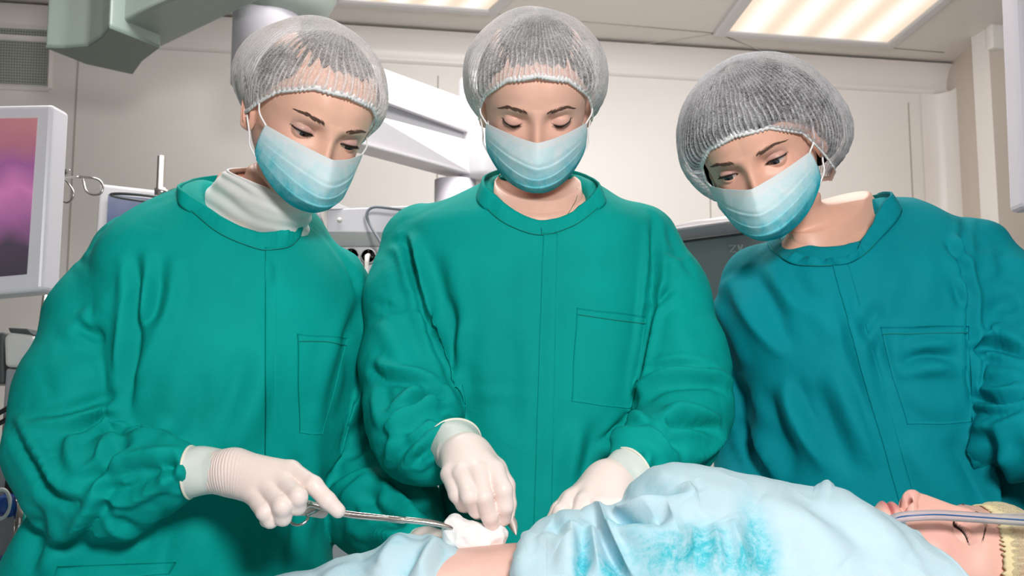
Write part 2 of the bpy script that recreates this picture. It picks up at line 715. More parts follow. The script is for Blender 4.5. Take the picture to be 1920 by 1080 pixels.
def stroke_disp(UV, D, strokes):
    """Height of cloth folds at pixels UV (viewing depth D) from strokes: (points, width mm, height mm, kind).

    kind 'r' ridge with a soft flank, 'l' mirrored, 'v' groove, 's' seam groove, 'b' broad bulge."""
    out = np.zeros(len(UV))
    for pts, wd, ht, kind in strokes:
        P = spline(np.array(pts, float), max(8, 7 * len(pts))) if len(pts) > 2 else spline(np.array(pts, float), 6)
        pad = wd * 5 * 1.5 + 10
        lo, hi = P.min(0) - pad, P.max(0) + pad
        sel = np.where((UV[:, 0] > lo[0]) & (UV[:, 0] < hi[0]) & (UV[:, 1] > lo[1]) & (UV[:, 1] < hi[1]))[0]
        if not len(sel):
            continue
        q = UV[sel]
        best = np.full(len(sel), 1e9)
        sd = np.zeros(len(sel))
        ts = np.zeros(len(sel))
        n = len(P) - 1
        for i in range(n):
            a, b = P[i], P[i + 1]
            ab = b - a
            L2 = ab @ ab + 1e-9
            t = ((q - a) @ ab) / L2
            tc = np.clip(t, 0, 1)
            d = q - a - tc[:, None] * ab
            dd = np.hypot(d[:, 0], d[:, 1])
            m = dd < best
            best[m] = dd[m]
            sg = np.sign(ab[0] * d[m, 1] - ab[1] * d[m, 0])
            sd[m] = sg * dd[m]
            ts[m] = (i + tc[m]) / n
        mm = D[sel] / F_PX * 1000.0
        s = sd * mm / wd
        if kind == 'l':
            s = -s
        if kind == 's':
            prof = -np.exp(-s * s)
            tap = sstep(0, 0.04, ts) * sstep(0, 0.04, 1 - ts)
        elif kind == 'b':
            prof = np.exp(-s * s)
            tap = np.sin(np.pi * np.clip(ts, 0, 1)) ** 0.6
        elif kind == 'v':
            prof = -np.exp(-s * s) + 0.45 * np.exp(-((np.abs(s) - 2.0) / 1.1) ** 2)
            tap = np.clip(np.sin(np.pi * ts), 0, 1) ** 0.6
        else:
            q_ = np.sqrt(s * s + .05) - .22
            a_ = np.where(s < 0, np.exp(-q_ / 0.55), np.exp(-q_ / 1.5))
            prof = a_ - 0.55 * np.exp(-((s + 1.7) / 0.9) ** 2)
            tap = np.clip(np.sin(np.pi * ts), 0, 1) ** 0.6
        end = np.exp(-np.maximum(0, np.where((ts <= 0) | (ts >= 1), np.abs(s) - 1, 0)))
        out[sel] += (ht if kind == 's' else ht * FOLD) / 1000.0 * prof * tap * end
    return out


def gown_surface(st, slope, sleeves, neck, h=0.008, seed=1, k_lo=0.008, k_hi=0.030):
    """Implicit gown: stacked oval sections for the trunk, capsule chains for the sleeves, a hole for the neck."""
    rows = []
    for l, r, py, yc, dh in st:
        Lp, Rp = at(l, py, yc), at(r, py, yc)
        c = (Lp + Rp) / 2
        rows.append((c[2], c[0], yc, (Rp[0] - Lp[0]) / 2, dh))
    rows = np.array(rows)
    rs = resample(rows, 240)
    rs = rs[np.argsort(rs[:, 0])]
    ch = [[(at(p[0], p[1], p[2]), p[3]) for p in s] for s in sleeves]
    allp = np.array([p for s in ch for p, _ in s])
    zb, zt = rs[0, 0], rs[-1, 0]
    lo = np.array([min((rs[:, 1] - rs[:, 3]).min(), allp[:, 0].min() - 0.12), min((rs[:, 2] - rs[:, 4] - abs(slope) * rs[:, 3]).min(), allp[:, 1].min() - 0.1), zb - 0.02]) - 0.02
    hi = np.array([max((rs[:, 1] + rs[:, 3]).max(), allp[:, 0].max() + 0.12), max((rs[:, 2] + rs[:, 4] + abs(slope) * rs[:, 3]).max(), allp[:, 1].max() + 0.1), zt + 0.03]) + 0.02
    P = grid_points(lo, hi, h)
    z = P[..., 2]
    zz = np.clip(z[0, 0], zb, zt)
    cx, cy, a, b = [np.interp(zz, rs[:, 0], rs[:, i]) for i in (1, 2, 3, 4)]
    X = (P[..., 0] - cx) / a
    Yr = (P[..., 1] - cy - slope * (P[..., 0] - cx)) / b
    e = 2.4
    f = (np.abs(X) ** e + np.abs(Yr) ** e) ** (1 / e) - 1.0
    f = f * np.minimum(a, b)
    gx, gy, gz = np.gradient(f, h)
    f = f / np.clip(np.sqrt(gx ** 2 + gy ** 2 + gz ** 2), 0.35, 6)
    del gx, gy, gz, X, Yr
    f = np.maximum(f, np.maximum(z - zt, zb - z))
    zs = zt - 0.10
    kk = k_lo + (k_hi - k_lo) * sstep(zs - 0.22, zs - 0.02, z[0, 0])
    sl = []
    for s in ch:
        d = None
        for (p, r), (p2, r2) in zip(s[:-1], s[1:]):
            c = sd_cone(P, p, p2, r, r2)
            d = c if d is None else smin(d, c, 0.03)
        sl.append(d)
    F = f
    for d in sl:
        F = smin(F, d, kk)
    for (na, nb, r1, r2) in neck:
        F = -smin(-F, sd_cone(P, na, nb, r1, r2), 0.012)
    V, Q = surface_nets(F, lo, h)
    V = relax(V, Q, 3, 0.5)
    V, Q = split_quads(V, Q)
    V = relax(V, Q, 3, 0.5)
    # which verts belong to which sleeve
    ijk = np.clip(((V - lo) / h).round().astype(int), 0, np.array(F.shape) - 1)
    ft = f[ijk[:, 0], ijk[:, 1], ijk[:, 2]]
    lab = np.zeros(len(V), int)
    best = ft.copy()
    for i, d in enumerate(sl):
        dv = d[ijk[:, 0], ijk[:, 1], ijk[:, 2]]
        m = dv < best
        lab[m] = i + 1
        best[m] = dv[m]
    ql = lab[Q]
    lq = np.where((ql[:, 0] == ql[:, 1]) | (ql[:, 0] == ql[:, 2]), ql[:, 0], ql[:, 3])
    return V, Q, lq, lab


def fold_cloth(V, Q, strokes, seed, base=0.0016, lab=None, sl_amp=0.0022):
    N = vnormals(V, Q)
    UV, D = pix(V)
    to_cam = np.array([0, 0, CAM_Z]) - V
    to_cam /= np.linalg.norm(to_cam, axis=1)[:, None]
    facing = sstep(-0.05, 0.25, (N * to_cam).sum(1))
    disp = stroke_disp(UV, D, strokes) * facing
    # soft hanging folds and small creases everywhere
    disp += base * wnoise(V * np.array([1.0, 1.0, 0.28]), 26, seed, 2)
    disp += 0.0005 * wnoise(V * np.array([1.0, 1.0, 0.55]), 95, seed + 1, 2)
    if lab is not None:
        r = wnoise(V * np.array([0.8, 0.8, 1.4]), 34, seed + 2, 2)
        disp += (lab > 0) * sl_amp * (1 - 2 * np.abs(r))
    return V + N * disp[:, None]


def drape_solve(V0, V, Q, excess, it=220, bend=0.10, tether=0.010, inward=0.014, outward=0.018):
    """Cloth with more length than the form under it: edges push back to their rest length and buckle into folds."""
    E = np.concatenate([edges_of(Q), Q[:, [0, 2]], Q[:, [1, 3]]])
    i, j = E[:, 0], E[:, 1]
    n = len(V)
    rest = np.linalg.norm(V0[j] - V0[i], axis=1) * (1 + 0.5 * (excess[i] + excess[j]))
    rest = np.maximum(rest, 0.985 * np.linalg.norm(V[j] - V[i], axis=1))
    deg = np.bincount(i, minlength=n) + np.bincount(j, minlength=n) + 1e-9
    E2 = edges_of(Q)
    a, b = E2[:, 0], E2[:, 1]
    deg2 = np.bincount(a, minlength=n) + np.bincount(b, minlength=n) + 1e-9
    N0 = vnormals(V0, Q)
    for k in range(it):
        d = V[j] - V[i]
        l = np.linalg.norm(d, axis=1) + 1e-12
        c = d * (0.5 * (l - rest) / l)[:, None]
        S = np.stack([np.bincount(i, c[:, q], n) - np.bincount(j, c[:, q], n) for q in range(3)], 1)
        V = V + S * (1.6 / deg)[:, None]
        L = np.stack([np.bincount(a, V[b, q], n) + np.bincount(b, V[a, q], n) for q in range(3)], 1) / deg2[:, None] - V
        LL = np.stack([np.bincount(a, L[b, q], n) + np.bincount(b, L[a, q], n) for q in range(3)], 1) / deg2[:, None] - L
        V = V - bend * LL
        D = V - V0
        V = V - tether * D
        dn = ((V - V0) * N0).sum(1)
        V = V + N0 * (np.clip(dn, -inward, outward) - dn)[:, None] * 0.5
    return V


def bvh_of(V, Q):
    return BVHTree.FromPolygons([tuple(v) for v in V], [tuple(int(i) for i in q) for q in Q])


def cast(bvh, px, py):
    d = at(px, py, 1.0) - np.array([0, 0, CAM_Z])
    d /= np.linalg.norm(d)
    h = bvh.ray_cast(Vector((0, 0, CAM_Z)), Vector(tuple(d)))
    if h[0] is None:
        return None, None
    return np.array(h[0]), np.array(h[1])


def patch(bvh, quad, nu, nv, th, name, m, parent, lift=0.0005, wob=0.0, taper=False):
    """Cloth patch sewn on a surface: corners (top-left, top-right, bottom-right, bottom-left) in pixels."""
    q = np.array(quad, float)
    top, rows = [], []
    last = None
    for j in range(nv):
        for i in range(nu):
            u, v = i / (nu - 1), j / (nv - 1)
            p = (1 - v) * ((1 - u) * q[0] + u * q[1]) + v * ((1 - u) * q[3] + u * q[2])
            if wob:
                p = p + wob * np.array([math.sin(v * 9 + u * 3), math.sin(u * 7 + v * 4)])
            c, n = cast(bvh, *p)
            if c is None:
                c, n = last
            last = (c, n)
            if n @ (np.array([0, 0, CAM_Z]) - c) < 0:
                n = -n
            top.append(c + n * (lift + th) * ((1 - u) if taper else 1))
            rows.append(c - n * 0.0015)
    f = grid_faces(nv, nu)
    nn = nu * nv
    rim = list(range(nu)) + [j * nu + nu - 1 for j in range(1, nv)] + [(nv - 1) * nu + i for i in range(nu - 2, -1, -1)] + [j * nu for j in range(nv - 2, 0, -1)]
    for i in range(len(rim)):
        a, b = rim[i], rim[(i + 1) % len(rim)]
        f.append((a, b, b + nn, a + nn))
    return link_mesh(name, np.array(top + rows), f, m, parent)


def band(base, top, n, th, name, m, parent, wob=0.0, seed=0, closed=True):
    """Standing strip of cloth between two loops of world points, with thickness."""
    b = np.array(base)
    t = np.array(top)
    if closed:
        k = len(b)
        Qb = np.vstack([b[-1:], b, b[:2]])
        Qt = np.vstack([t[-1:], t, t[:2]])
        u = np.linspace(0, k, n, endpoint=False)
        B, T = crom(Qb, u), crom(Qt, u)
    else:
        B, T = spline(b, n), spline(t, n)
    c = B.mean(0)
    rows = []
    g = np.random.default_rng(seed)
    ph = g.random(4) * 6
    s = np.arange(n) / n * 2 * np.pi
    wv = 1.2 * np.sign(np.sin(11 * s + ph[3])) * np.abs(np.sin(11 * s + ph[3])) ** 3 + np.sin(7 * s + ph[0]) * np.sin(3 * s + ph[1]) + 0.6 * np.sin(13 * s + ph[2])
    for k_ in range(7):
        v = k_ / 6
        p = B * (1 - v) + T * v
        out = p - c
        out[:, 2] = 0
        out /= np.linalg.norm(out, axis=1)[:, None] + 1e-9
        rows.append(p + out * (th / 2 + wob * wv[:, None] * v + 0.001 * math.sin(v * 3.14)))
    for k_ in range(6, -1, -1):
        v = k_ / 6
        p = B * (1 - v) + T * v
        out = p - c
        out[:, 2] = 0
        out /= np.linalg.norm(out, axis=1)[:, None] + 1e-9
        rows.append(p + out * (-th / 2 + wob * wv[:, None] * v + 0.001 * math.sin(v * 3.14)))
    V = np.array(rows)
    return link_mesh(name, V.reshape(-1, 3), grid_faces(14, n, wrap_u=True, wrap_v=closed), m, parent)

GOWN_STEP = 0.0065
SOLVE = (0.095, 0.010, 150, 0.42, 0.0012)

# ------------------------------------------------------------------ the three gowned people: cloth
STROKES_A, STROKES_M, STROKES_R = [], [], []
STROKES_A = [
    ([(30, 781), (71, 849), (119, 914), (165, 925)], 7, 13, 'l'),
    ([(52, 800), (119, 790), (196, 769), (236, 757)], 8, 11, 'r'),
    ([(120, 822), (165, 800), (200, 786), (240, 790)], 5, 9, 'v'),
    ([(180, 795), (215, 783), (244, 792)], 5, 8, 'r'),
    ([(190, 812), (220, 812), (243, 826)], 5, 9, 'v'),
    ([(140, 815), (135, 850), (150, 890)], 9, 9, 'b'),
    ([(185, 822), (200, 850), (190, 890)], 8, 8, 'b'),
    ([(150, 912), (190, 885), (225, 845), (250, 832)], 6, 11, 'v'),
    ([(225, 838), (297, 805), (330, 822)], 10, 10, 'b'),
    ([(196, 876), (182, 932), (145, 992), (113, 1005)], 7, 11, 'r'),
    ([(190, 880), (267, 862), (352, 846)], 7, 11, 'l'),
    ([(178, 930), (237, 934), (320, 893), (345, 876)], 6, 11, 'r'),
    ([(198, 972), (225, 995), (260, 1000)], 6, 7, 'r'),
    ([(200, 975), (200, 950), (215, 938)], 5, 6, 'v'),
    ([(60, 905), (100, 985), (120, 1005)], 9, 5, 'b'),
    ([(318, 850), (322, 880), (345, 922)], 5, 7, 'v'),
    ([(330, 846), (335, 885), (352, 925)], 4, 6, 'r'),
    ([(148, 618), (170, 624), (195, 634)], 7, 7, 'v'),
    ([(120, 640), (170, 600), (205, 560)], 16, 7, 'b'),
    ([(95, 720), (150, 700), (215, 690)], 22, 7, 'b'),
    ([(142, 480), (196, 527), (244, 556)], 2.5, 2.2, 's'),
    ([(340, 362), (260, 398), (185, 470)], 2.2, 1.8, 's'),
    ([(252, 470), (256, 540), (252, 600), (244, 680), (236, 770)], 8, 14, 'v'),
    ([(304, 470), (296, 560), (268, 640), (250, 700)], 10, 9, 'v'),
    ([(320, 480), (315, 560), (290, 640), (262, 720)], 14, 8, 'b'),
    ([(275, 520), (272, 580), (262, 620)], 8, 6, 'b'),
    ([(262, 640), (280, 615), (292, 600)], 5, 5, 'r'),
    ([(505, 640), (470, 740), (425, 850)], 22, 10, 'b'),
    ([(470, 660), (430, 760), (380, 840)], 18, 8, 'v'),
    ([(360, 560), (330, 680), (300, 800)], 26, 8, 'b'),
    ([(385, 700), (372, 770), (350, 830)], 14, 6, 'v'),
    ([(380, 420), (372, 500), (385, 600)], 20, 4, 'b'),
    ([(497, 475), (500, 560), (503, 700), (497, 862)], 2.5, 3.0, 's'),
    ([(478, 950), (473, 1010), (468, 1080)], 3.0, 3.5, 's'),
    ([(497, 480), (506, 510), (498, 545)], 4, 4, 'r'),
    ([(545, 900), (535, 980), (520, 1080)], 16, 9, 'b'),
    ([(590, 760), (580, 880), (575, 1000)], 16, 8, 'b'),
    ([(405, 960), (385, 1020), (380, 1090)], 18, 8, 'b'),
    ([(330, 960), (310, 1020), (300, 1090)], 14, 7, 'v'),
    ([(560, 850), (550, 950), (540, 1080)], 10, 7, 'v'),
    ([(150, 1030), (110, 1060), (100, 1090)], 10, 6, 'r'),
    ([(80, 940), (72, 1000), (60, 1080)], 12, 7, 'v'),
    ([(120, 1020), (90, 1050), (75, 1085)], 10, 6, 'b'),
    ([(640, 440), (670, 500), (680, 560)], 8, 4, 'r'),
    ([(600, 430), (650, 500), (672, 560)], 3, 3, 'v'),
    ([(680, 560), (655, 640), (632, 720), (612, 800)], 10, 10, 'v'),
    ([(690, 700), (665, 775), (606, 890)], 9, 14, 'r'),
    ([(668, 640), (655, 720), (630, 800)], 8, 10, 'v'),
    ([(650, 860), (690, 830), (705, 800)], 8, 10, 'v'),
    ([(615, 925), (660, 905), (705, 885)], 9, 11, 'r'),
    ([(640, 955), (680, 915), (720, 900)], 9, 10, 'l'),
    ([(715, 900), (740, 930), (792, 968)], 8, 11, 'r'),
    ([(690, 920), (705, 960), (760, 990)], 8, 9, 'v'),
    ([(650, 985), (700, 1000), (770, 1000)], 8, 8, 'r'),
    ([(760, 900), (775, 930), (800, 960)], 6, 7, 'v'),
]
STROKES_M = [
    ([(706, 675), (728, 696), (795, 712), (845, 762)], 7, 12, 'l'),
    ([(798, 712), (770, 755), (738, 798), (726, 812)], 7, 11, 'r'),
    ([(820, 720), (812, 745), (838, 760)], 5, 6, 'v'),
    ([(728, 845), (750, 795), (790, 764), (832, 758), (872, 788)], 8, 13, 'l'),
    ([(720, 810), (755, 775), (792, 750), (830, 748)], 5, 10, 'v'),
    ([(722, 878), (738, 838), (760, 800)], 6, 9, 'r'),
    ([(745, 885), (775, 850), (805, 825), (848, 782)], 6, 10, 'r'),
    ([(770, 870), (800, 845), (830, 810)], 5, 8, 'v'),
    ([(760, 830), (790, 810), (815, 780)], 7, 6, 'b'),
    ([(705, 720), (712, 760), (716, 800)], 7, 7, 'r'),
    ([(712, 600), (745, 660), (760, 690)], 14, 7, 'b'),
    ([(745, 575), (790, 600), (812, 622)], 4, 3, 'r'),
    ([(735, 450), (765, 470), (788, 545)], 6, 5, 'v'),
    ([(702, 568), (735, 578), (760, 590)], 4, 3, 'v'),
    ([(755, 440), (785, 540), (812, 640), (850, 740)], 6, 12, 'v'),
    ([(780, 440), (797, 560), (826, 665), (868, 760)], 10, 11, 'b'),
    ([(812, 470), (830, 560), (850, 640)], 12, 8, 'v'),
    ([(872, 600), (862, 660), (872, 770)], 9, 9, 'b'),
    ([(845, 560), (848, 640), (858, 700)], 10, 7, 'v'),
    ([(900, 520), (910, 640), (915, 760)], 26, 5, 'b'),
    ([(868, 737), (930, 735), (1007, 738)], 3, 2.5, 'r'),
    ([(960, 620), (955, 720), (960, 820)], 16, 4, 'v'),
    ([(990, 470), (985, 560), (980, 660)], 18, 3, 'b'),
    ([(1019, 447), (1018, 572), (1010, 717), (1003, 890), (995, 1010)], 3, 4, 's'),
    ([(1060, 470), (1040, 560), (1036, 700), (1030, 860)], 16, 5, 'b'),
    ([(1045, 470), (1030, 500), (1026, 540)], 5, 3, 'r'),
    ([(1085, 800), (1075, 870), (1070, 940)], 14, 7, 'b'),
    ([(1120, 790), (1105, 860), (1085, 920)], 12, 8, 'v'),
    ([(1225, 405), (1228, 500), (1218, 585), (1200, 690), (1188, 775)], 5, 10, 'v'),
    ([(1250, 430), (1272, 480), (1300, 520)], 5, 3, 'v'),
    ([(1264, 536), (1240, 560), (1218, 590)], 5, 6, 'v'),
    ([(1240, 480), (1270, 490), (1290, 480)], 4, 3, 'r'),
    ([(1280, 560), (1270, 620), (1300, 670)], 20, 6, 'b'),
    ([(1190, 742), (1247, 709), (1330, 705), (1376, 728)], 7, 12, 'l'),
    ([(1215, 700), (1270, 690), (1340, 695)], 6, 7, 'v'),
    ([(1250, 790), (1285, 793), (1346, 808)], 6, 13, 'v'),
    ([(1240, 775), (1290, 772), (1350, 790)], 8, 9, 'b'),
    ([(1202, 776), (1165, 823), (1128, 855)], 7, 11, 'l'),
    ([(1199, 779), (1232, 823), (1275, 865)], 6, 11, 'r'),
    ([(1130, 846), (1170, 822), (1215, 820), (1250, 850)], 6, 8, 'r'),
    ([(1370, 808), (1335, 840), (1300, 868)], 7, 9, 'r'),
    ([(1190, 840), (1195, 865), (1180, 885)], 4, 5, 'v'),
    ([(1225, 850), (1215, 870), (1200, 885)], 4, 5, 'r'),
    ([(1145, 858), (1150, 872), (1140, 885)], 4, 5, 'v'),
    ([(1180, 800), (1220, 790), (1260, 830)], 9, 6, 'b'),
    ([(760, 415), (790, 400), (850, 372)], 2.5, 1.5, 's'),
]
STROKES_R = [
    ([(1366, 520), (1422, 610), (1476, 670)], 12, 12, 'r'),
    ([(1405, 500), (1440, 555), (1475, 610)], 12, 9, 'v'),
    ([(1340, 560), (1375, 620), (1400, 690)], 10, 6, 'b'),
    ([(1470, 712), (1499, 789), (1548, 880)], 10, 12, 'r'),
    ([(1415, 805), (1440, 850), (1470, 910)], 10, 10, 'r'),
    ([(1520, 720), (1560, 800), (1600, 890)], 14, 8, 'v'),
    ([(1440, 730), (1460, 800), (1500, 880)], 10, 7, 'v'),
    ([(1500, 560), (1540, 600), (1570, 640)], 14, 5, 'b'),
    ([(1550, 680), (1590, 760), (1640, 880)], 16, 8, 'b'),
    ([(1480, 500), (1500, 540), (1540, 580)], 12, 4, 'v'),
    ([(1561, 500), (1580, 623), (1610, 717), (1640, 805), (1695, 960)], 3, 4.5, 's'),
    ([(1568, 520), (1590, 620), (1625, 720), (1660, 820)], 10, 7, 'b'),
    ([(1599, 590), (1612, 630), (1640, 680)], 7, 7, 'r'),
    ([(1650, 560), (1636, 600), (1610, 640)], 8, 6, 'v'),
    ([(1660, 590), (1650, 660), (1670, 720)], 9, 7, 'v'),
    ([(1690, 460), (1680, 520), (1640, 580)], 18, 6, 'b'),
    ([(1730, 430), (1740, 510), (1730, 590)], 20, 5, 'b'),
    ([(1699, 652), (1745, 640), (1790, 644)], 5, 6, 'r'),
    ([(1675, 702), (1743, 686), (1800, 696)], 6, 9, 'r'),
    ([(1700, 670), (1740, 664), (1800, 668)], 6, 5, 'v'),
    ([(1690, 720), (1740, 760), (1800, 770)], 14, 6, 'b'),
    ([(1777, 455), (1795, 480), (1812, 502)], 4, 7, 'v'),
    ([(1768, 475), (1785, 500), (1800, 515)], 4, 5, 'r'),
    ([(1790, 440), (1803, 465), (1812, 490)], 4, 5, 'r'),
    ([(1785, 530), (1800, 560), (1812, 590)], 6, 5, 'v'),
    ([(1811, 400), (1807, 499), (1820, 554), (1818, 690), (1826, 780)], 4, 8, 'v'),
    ([(1819, 545), (1850, 500), (1892, 468)], 2.5, 2.5, 's'),
    ([(1845, 470), (1860, 500), (1850, 530)], 10, 5, 'b'),
    ([(1822, 664), (1854, 648), (1930, 668)], 6, 12, 'v'),
    ([(1830, 630), (1870, 620), (1925, 640)], 10, 8, 'b'),
    ([(1822, 700), (1870, 700), (1925, 705)], 10, 7, 'b'),
    ([(1818, 742), (1870, 752), (1930, 738)], 5, 13, 'v'),
    ([(1827, 786), (1871, 797), (1930, 775)], 7, 9, 'r'),
    ([(1860, 590), (1880, 570), (1905, 580)], 10, 6, 'v'),
    ([(1835, 820), (1870, 850), (1920, 862)], 8, 6, 'r'),
    ([(1700, 820), (1730, 880), (1770, 960)], 18, 8, 'b'),
    ([(1780, 820), (1820, 880), (1860, 960)], 16, 8, 'v'),
    ([(1840, 800), (1870, 880), (1900, 960)], 9, 8, 'r'),
    ([(1345, 700), (1380, 760), (1420, 820)], 9, 8, 'r'),
    ([(1845, 810), (1872, 880), (1905, 990)], 9, 26, 'v'),
    ([(1390, 720), (1400, 800), (1430, 880)], 9, 8, 'v'),
]


ST_A = [(370, 545, 352, 1.60, 0.060), (335, 562, 372, 1.59, 0.080), (285, 590, 398, 1.58, 0.095), (240, 610, 430, 1.57, 0.108), (210, 632, 475, 1.56, 0.122),
        (205, 660, 540, 1.56, 0.135), (215, 672, 650, 1.56, 0.145), (205, 645, 760, 1.56, 0.145), (165, 618, 860, 1.56, 0.145), (95, 606, 960, 1.57, 0.15),
        (38, 612, 1080, 1.58, 0.16), (20, 640, 1300, 1.58, 0.17), (10, 650, 1900, 1.58, 0.18)]
SL_A = [[(245, 490, 1.57, 0.062), (190, 610, 1.53, 0.074), (148, 740, 1.49, 0.079), (128, 840, 1.46, 0.076), (158, 910, 1.43, 0.068), (220, 912, 1.40, 0.062), (295, 890, 1.37, 0.045), (335, 884, 1.345, 0.029), (348, 884, 1.34, 0.022)],
        [(624, 540, 1.62, 0.056), (652, 640, 1.66, 0.068), (668, 780, 1.68, 0.078), (682, 890, 1.68, 0.086), (712, 940, 1.64, 0.082), (748, 980, 1.56, 0.064), (775, 1010, 1.49, 0.038), (788, 1020, 1.46, 0.027), (796, 1026, 1.45, 0.022)]]
ST_M = [(925, 1090, 335, 1.66, 0.055), (890, 1130, 355, 1.65, 0.078), (840, 1165, 378, 1.64, 0.090), (785, 1205, 402, 1.63, 0.102), (755, 1230, 432, 1.62, 0.112),
        (752, 1235, 490, 1.62, 0.122), (770, 1228, 560, 1.62, 0.132), (795, 1215, 660, 1.62, 0.135), (822, 1200, 760, 1.62, 0.135), (826, 1190, 860, 1.62, 0.135),
        (822, 1190, 960, 1.62, 0.138), (822, 1195, 1080, 1.62, 0.14), (815, 1215, 1300, 1.63, 0.15), (790, 1240, 1900, 1.63, 0.17)]
SL_M = [[(782, 455, 1.63, 0.054), (765, 560, 1.60, 0.062), (765, 680, 1.57, 0.066), (775, 780, 1.53, 0.064), (785, 826, 1.49, 0.053), (806, 842, 1.45, 0.040), (830, 834, 1.435, 0.026), (838, 834, 1.43, 0.020)],
        [(1205, 455, 1.63, 0.056), (1246, 560, 1.60, 0.062), (1272, 680, 1.57, 0.067), (1280, 765, 1.53, 0.064), (1268, 812, 1.48, 0.055), (1232, 848, 1.42, 0.044), (1200, 876, 1.38, 0.029), (1190, 882, 1.37, 0.022)]]
ST_R = [(1610, 1712, 380, 1.64, 0.05), (1560, 1745, 398, 1.63, 0.075), (1500, 1785, 425, 1.62, 0.092), (1445, 1815, 460, 1.61, 0.105), (1400, 1838, 505, 1.60, 0.118),
        (1375, 1850, 560, 1.60, 0.128), (1375, 1852, 640, 1.60, 0.135), (1392, 1855, 740, 1.60, 0.138), (1415, 1862, 840, 1.60, 0.138), (1430, 1915, 940, 1.60, 0.14),
        (1440, 1950, 1080, 1.60, 0.145), (1430, 1940, 1300, 1.61, 0.15), (1410, 1960, 1900, 1.61, 0.17)]
SL_R = [[(1422, 530, 1.63, 0.056), (1405, 640, 1.67, 0.060), (1412, 760, 1.69, 0.064), (1430, 880, 1.68, 0.064), (1420, 960, 1.62, 0.055), (1380, 1010, 1.54, 0.042)],
        [(1832, 480, 1.59, 0.056), (1890, 570, 1.56, 0.066), (1925, 680, 1.52, 0.074), (1935, 770, 1.48, 0.072), (1930, 810, 1.44, 0.058), (1985, 845, 1.38, 0.044), (2015, 858, 1.355, 0.029), (2024, 863, 1.348, 0.022)]]


def neck_cone(a, b, r1, r2):
    return (at(*a), at(*b), r1, r2)


def make_gown(person, st, slope, sl, neck, strokes, seed, m):
    V, Q, lq, lab = gown_surface(st, slope, sl, neck, GOWN_STEP, seed)
    V0 = V
    V = fold_cloth(V, Q, strokes, seed, lab=lab)
    ls = (lab > 0).astype(float)
    E_ = edges_of(Q)
    dg_ = np.bincount(E_.ravel(), minlength=len(V))
    for _ in range(25):
        ls = 0.5 * ls + 0.5 * (np.bincount(E_[:, 0], ls[E_[:, 1]], len(V)) + np.bincount(E_[:, 1], ls[E_[:, 0]], len(V))) / np.maximum(dg_, 1)
    V = drape_solve(V0, V, Q, SOLVE[0] * ls + SOLVE[1] * (1 - ls), *SOLVE[2:])
    g, s1, s2 = split_mesh(V, Q, lq, ['gown', 'sleeve', 'sleeve'], m, None)
    parent_keep(g, person)
    parent_keep(s1, g)
    parent_keep(s2, g)
    return g, bvh_of(V, Q), (V, Q)


PA = tag(empty('person', (at(350, 800, 1.56)[0], 1.56, 0)), 'person in green gown and white turtleneck, holding long curved forceps at the left', 'person', 'gowned surgical team')
PM = tag(empty('person', (at(1010, 800, 1.62)[0], 1.62, 0)), 'person in green gown standing in the middle, pressing a scalpel towards the bare belly', 'person', 'gowned surgical team')
PR = tag(empty('person', (at(1650, 800, 1.60)[0], 1.60, 0)), 'person in teal gown and grey-looking full cap, leaning in beside the patient\'s face', 'person', 'gowned surgical team')
GA, bvA, meshA = make_gown(PA, ST_A, 0.22, SL_A, [neck_cone((470, 425, 1.53), (465, 300, 1.52), 0.066, 0.06)], STROKES_A, 11, M['gown_green'])
GM, bvM, meshM = make_gown(PM, ST_M, 0.0, SL_M, [neck_cone((1012, 405, 1.575), (1010, 280, 1.55), 0.066, 0.075)], STROKES_M, 21, M['gown_mid'])
GR, bvR, meshR = make_gown(PR, ST_R, -0.08, SL_R, [neck_cone((1562, 418, 1.565), (1580, 330, 1.56), 0.064, 0.07)], STROKES_R, 31, M['gown_teal'])

# ------------------------------------------------------------------ heads
def skin_mat(name, tone):
    m = mat(name, tone, 0.42, spec=0.35, sss=0.12)
    t = NT(m)
    a = t.n('ShaderNodeVertexColor', layer_name='tone')
    v = t.obj()
    n = t.noise(60, 3, 0.6, v)
    mx = t.n('ShaderNodeMix', data_type='RGBA', blend_type='MULTIPLY')
    mx.inputs['Factor'].default_value = 1.0
    t.l(a.outputs['Color'], mx.inputs['A'])
    t.l(t.ramp(n, [(0.3, (0.96, 0.94, 0.93)), (0.7, (1, 1, 1))]), mx.inputs['B'])
    t.l(mx.outputs['Result'], t.b.inputs['Base Color'])
    t.bump(t.noise(700, 2, 0.5, v), 0.08, 0.0006)
    return m


M['skin'] = skin_mat('skin', (0.78, 0.50, 0.40))
M['brow'] = mat('brow', (0.115, 0.062, 0.044), 0.75)
M['lash'] = mat('lash', (0.010, 0.007, 0.006), 0.6)
M['hair'] = mat('hair', (0.030, 0.023, 0.024), 0.45)
t_ = NT(M['hair'])
t_.bump(t_.noise(160, 3, 0.6, t_.obj((1, 1, 0.15))), 0.8, 0.003)
M['turtle'] = mat('turtle', srgb(232, 233, 230), 0.75, spec=0.2, sheen=0.2)
M['loop'] = mat('loop', srgb(240, 240, 240), 0.6)
M['necklace'] = mat('necklace', (0.75, 0.70, 0.62), 0.2, 1.0)


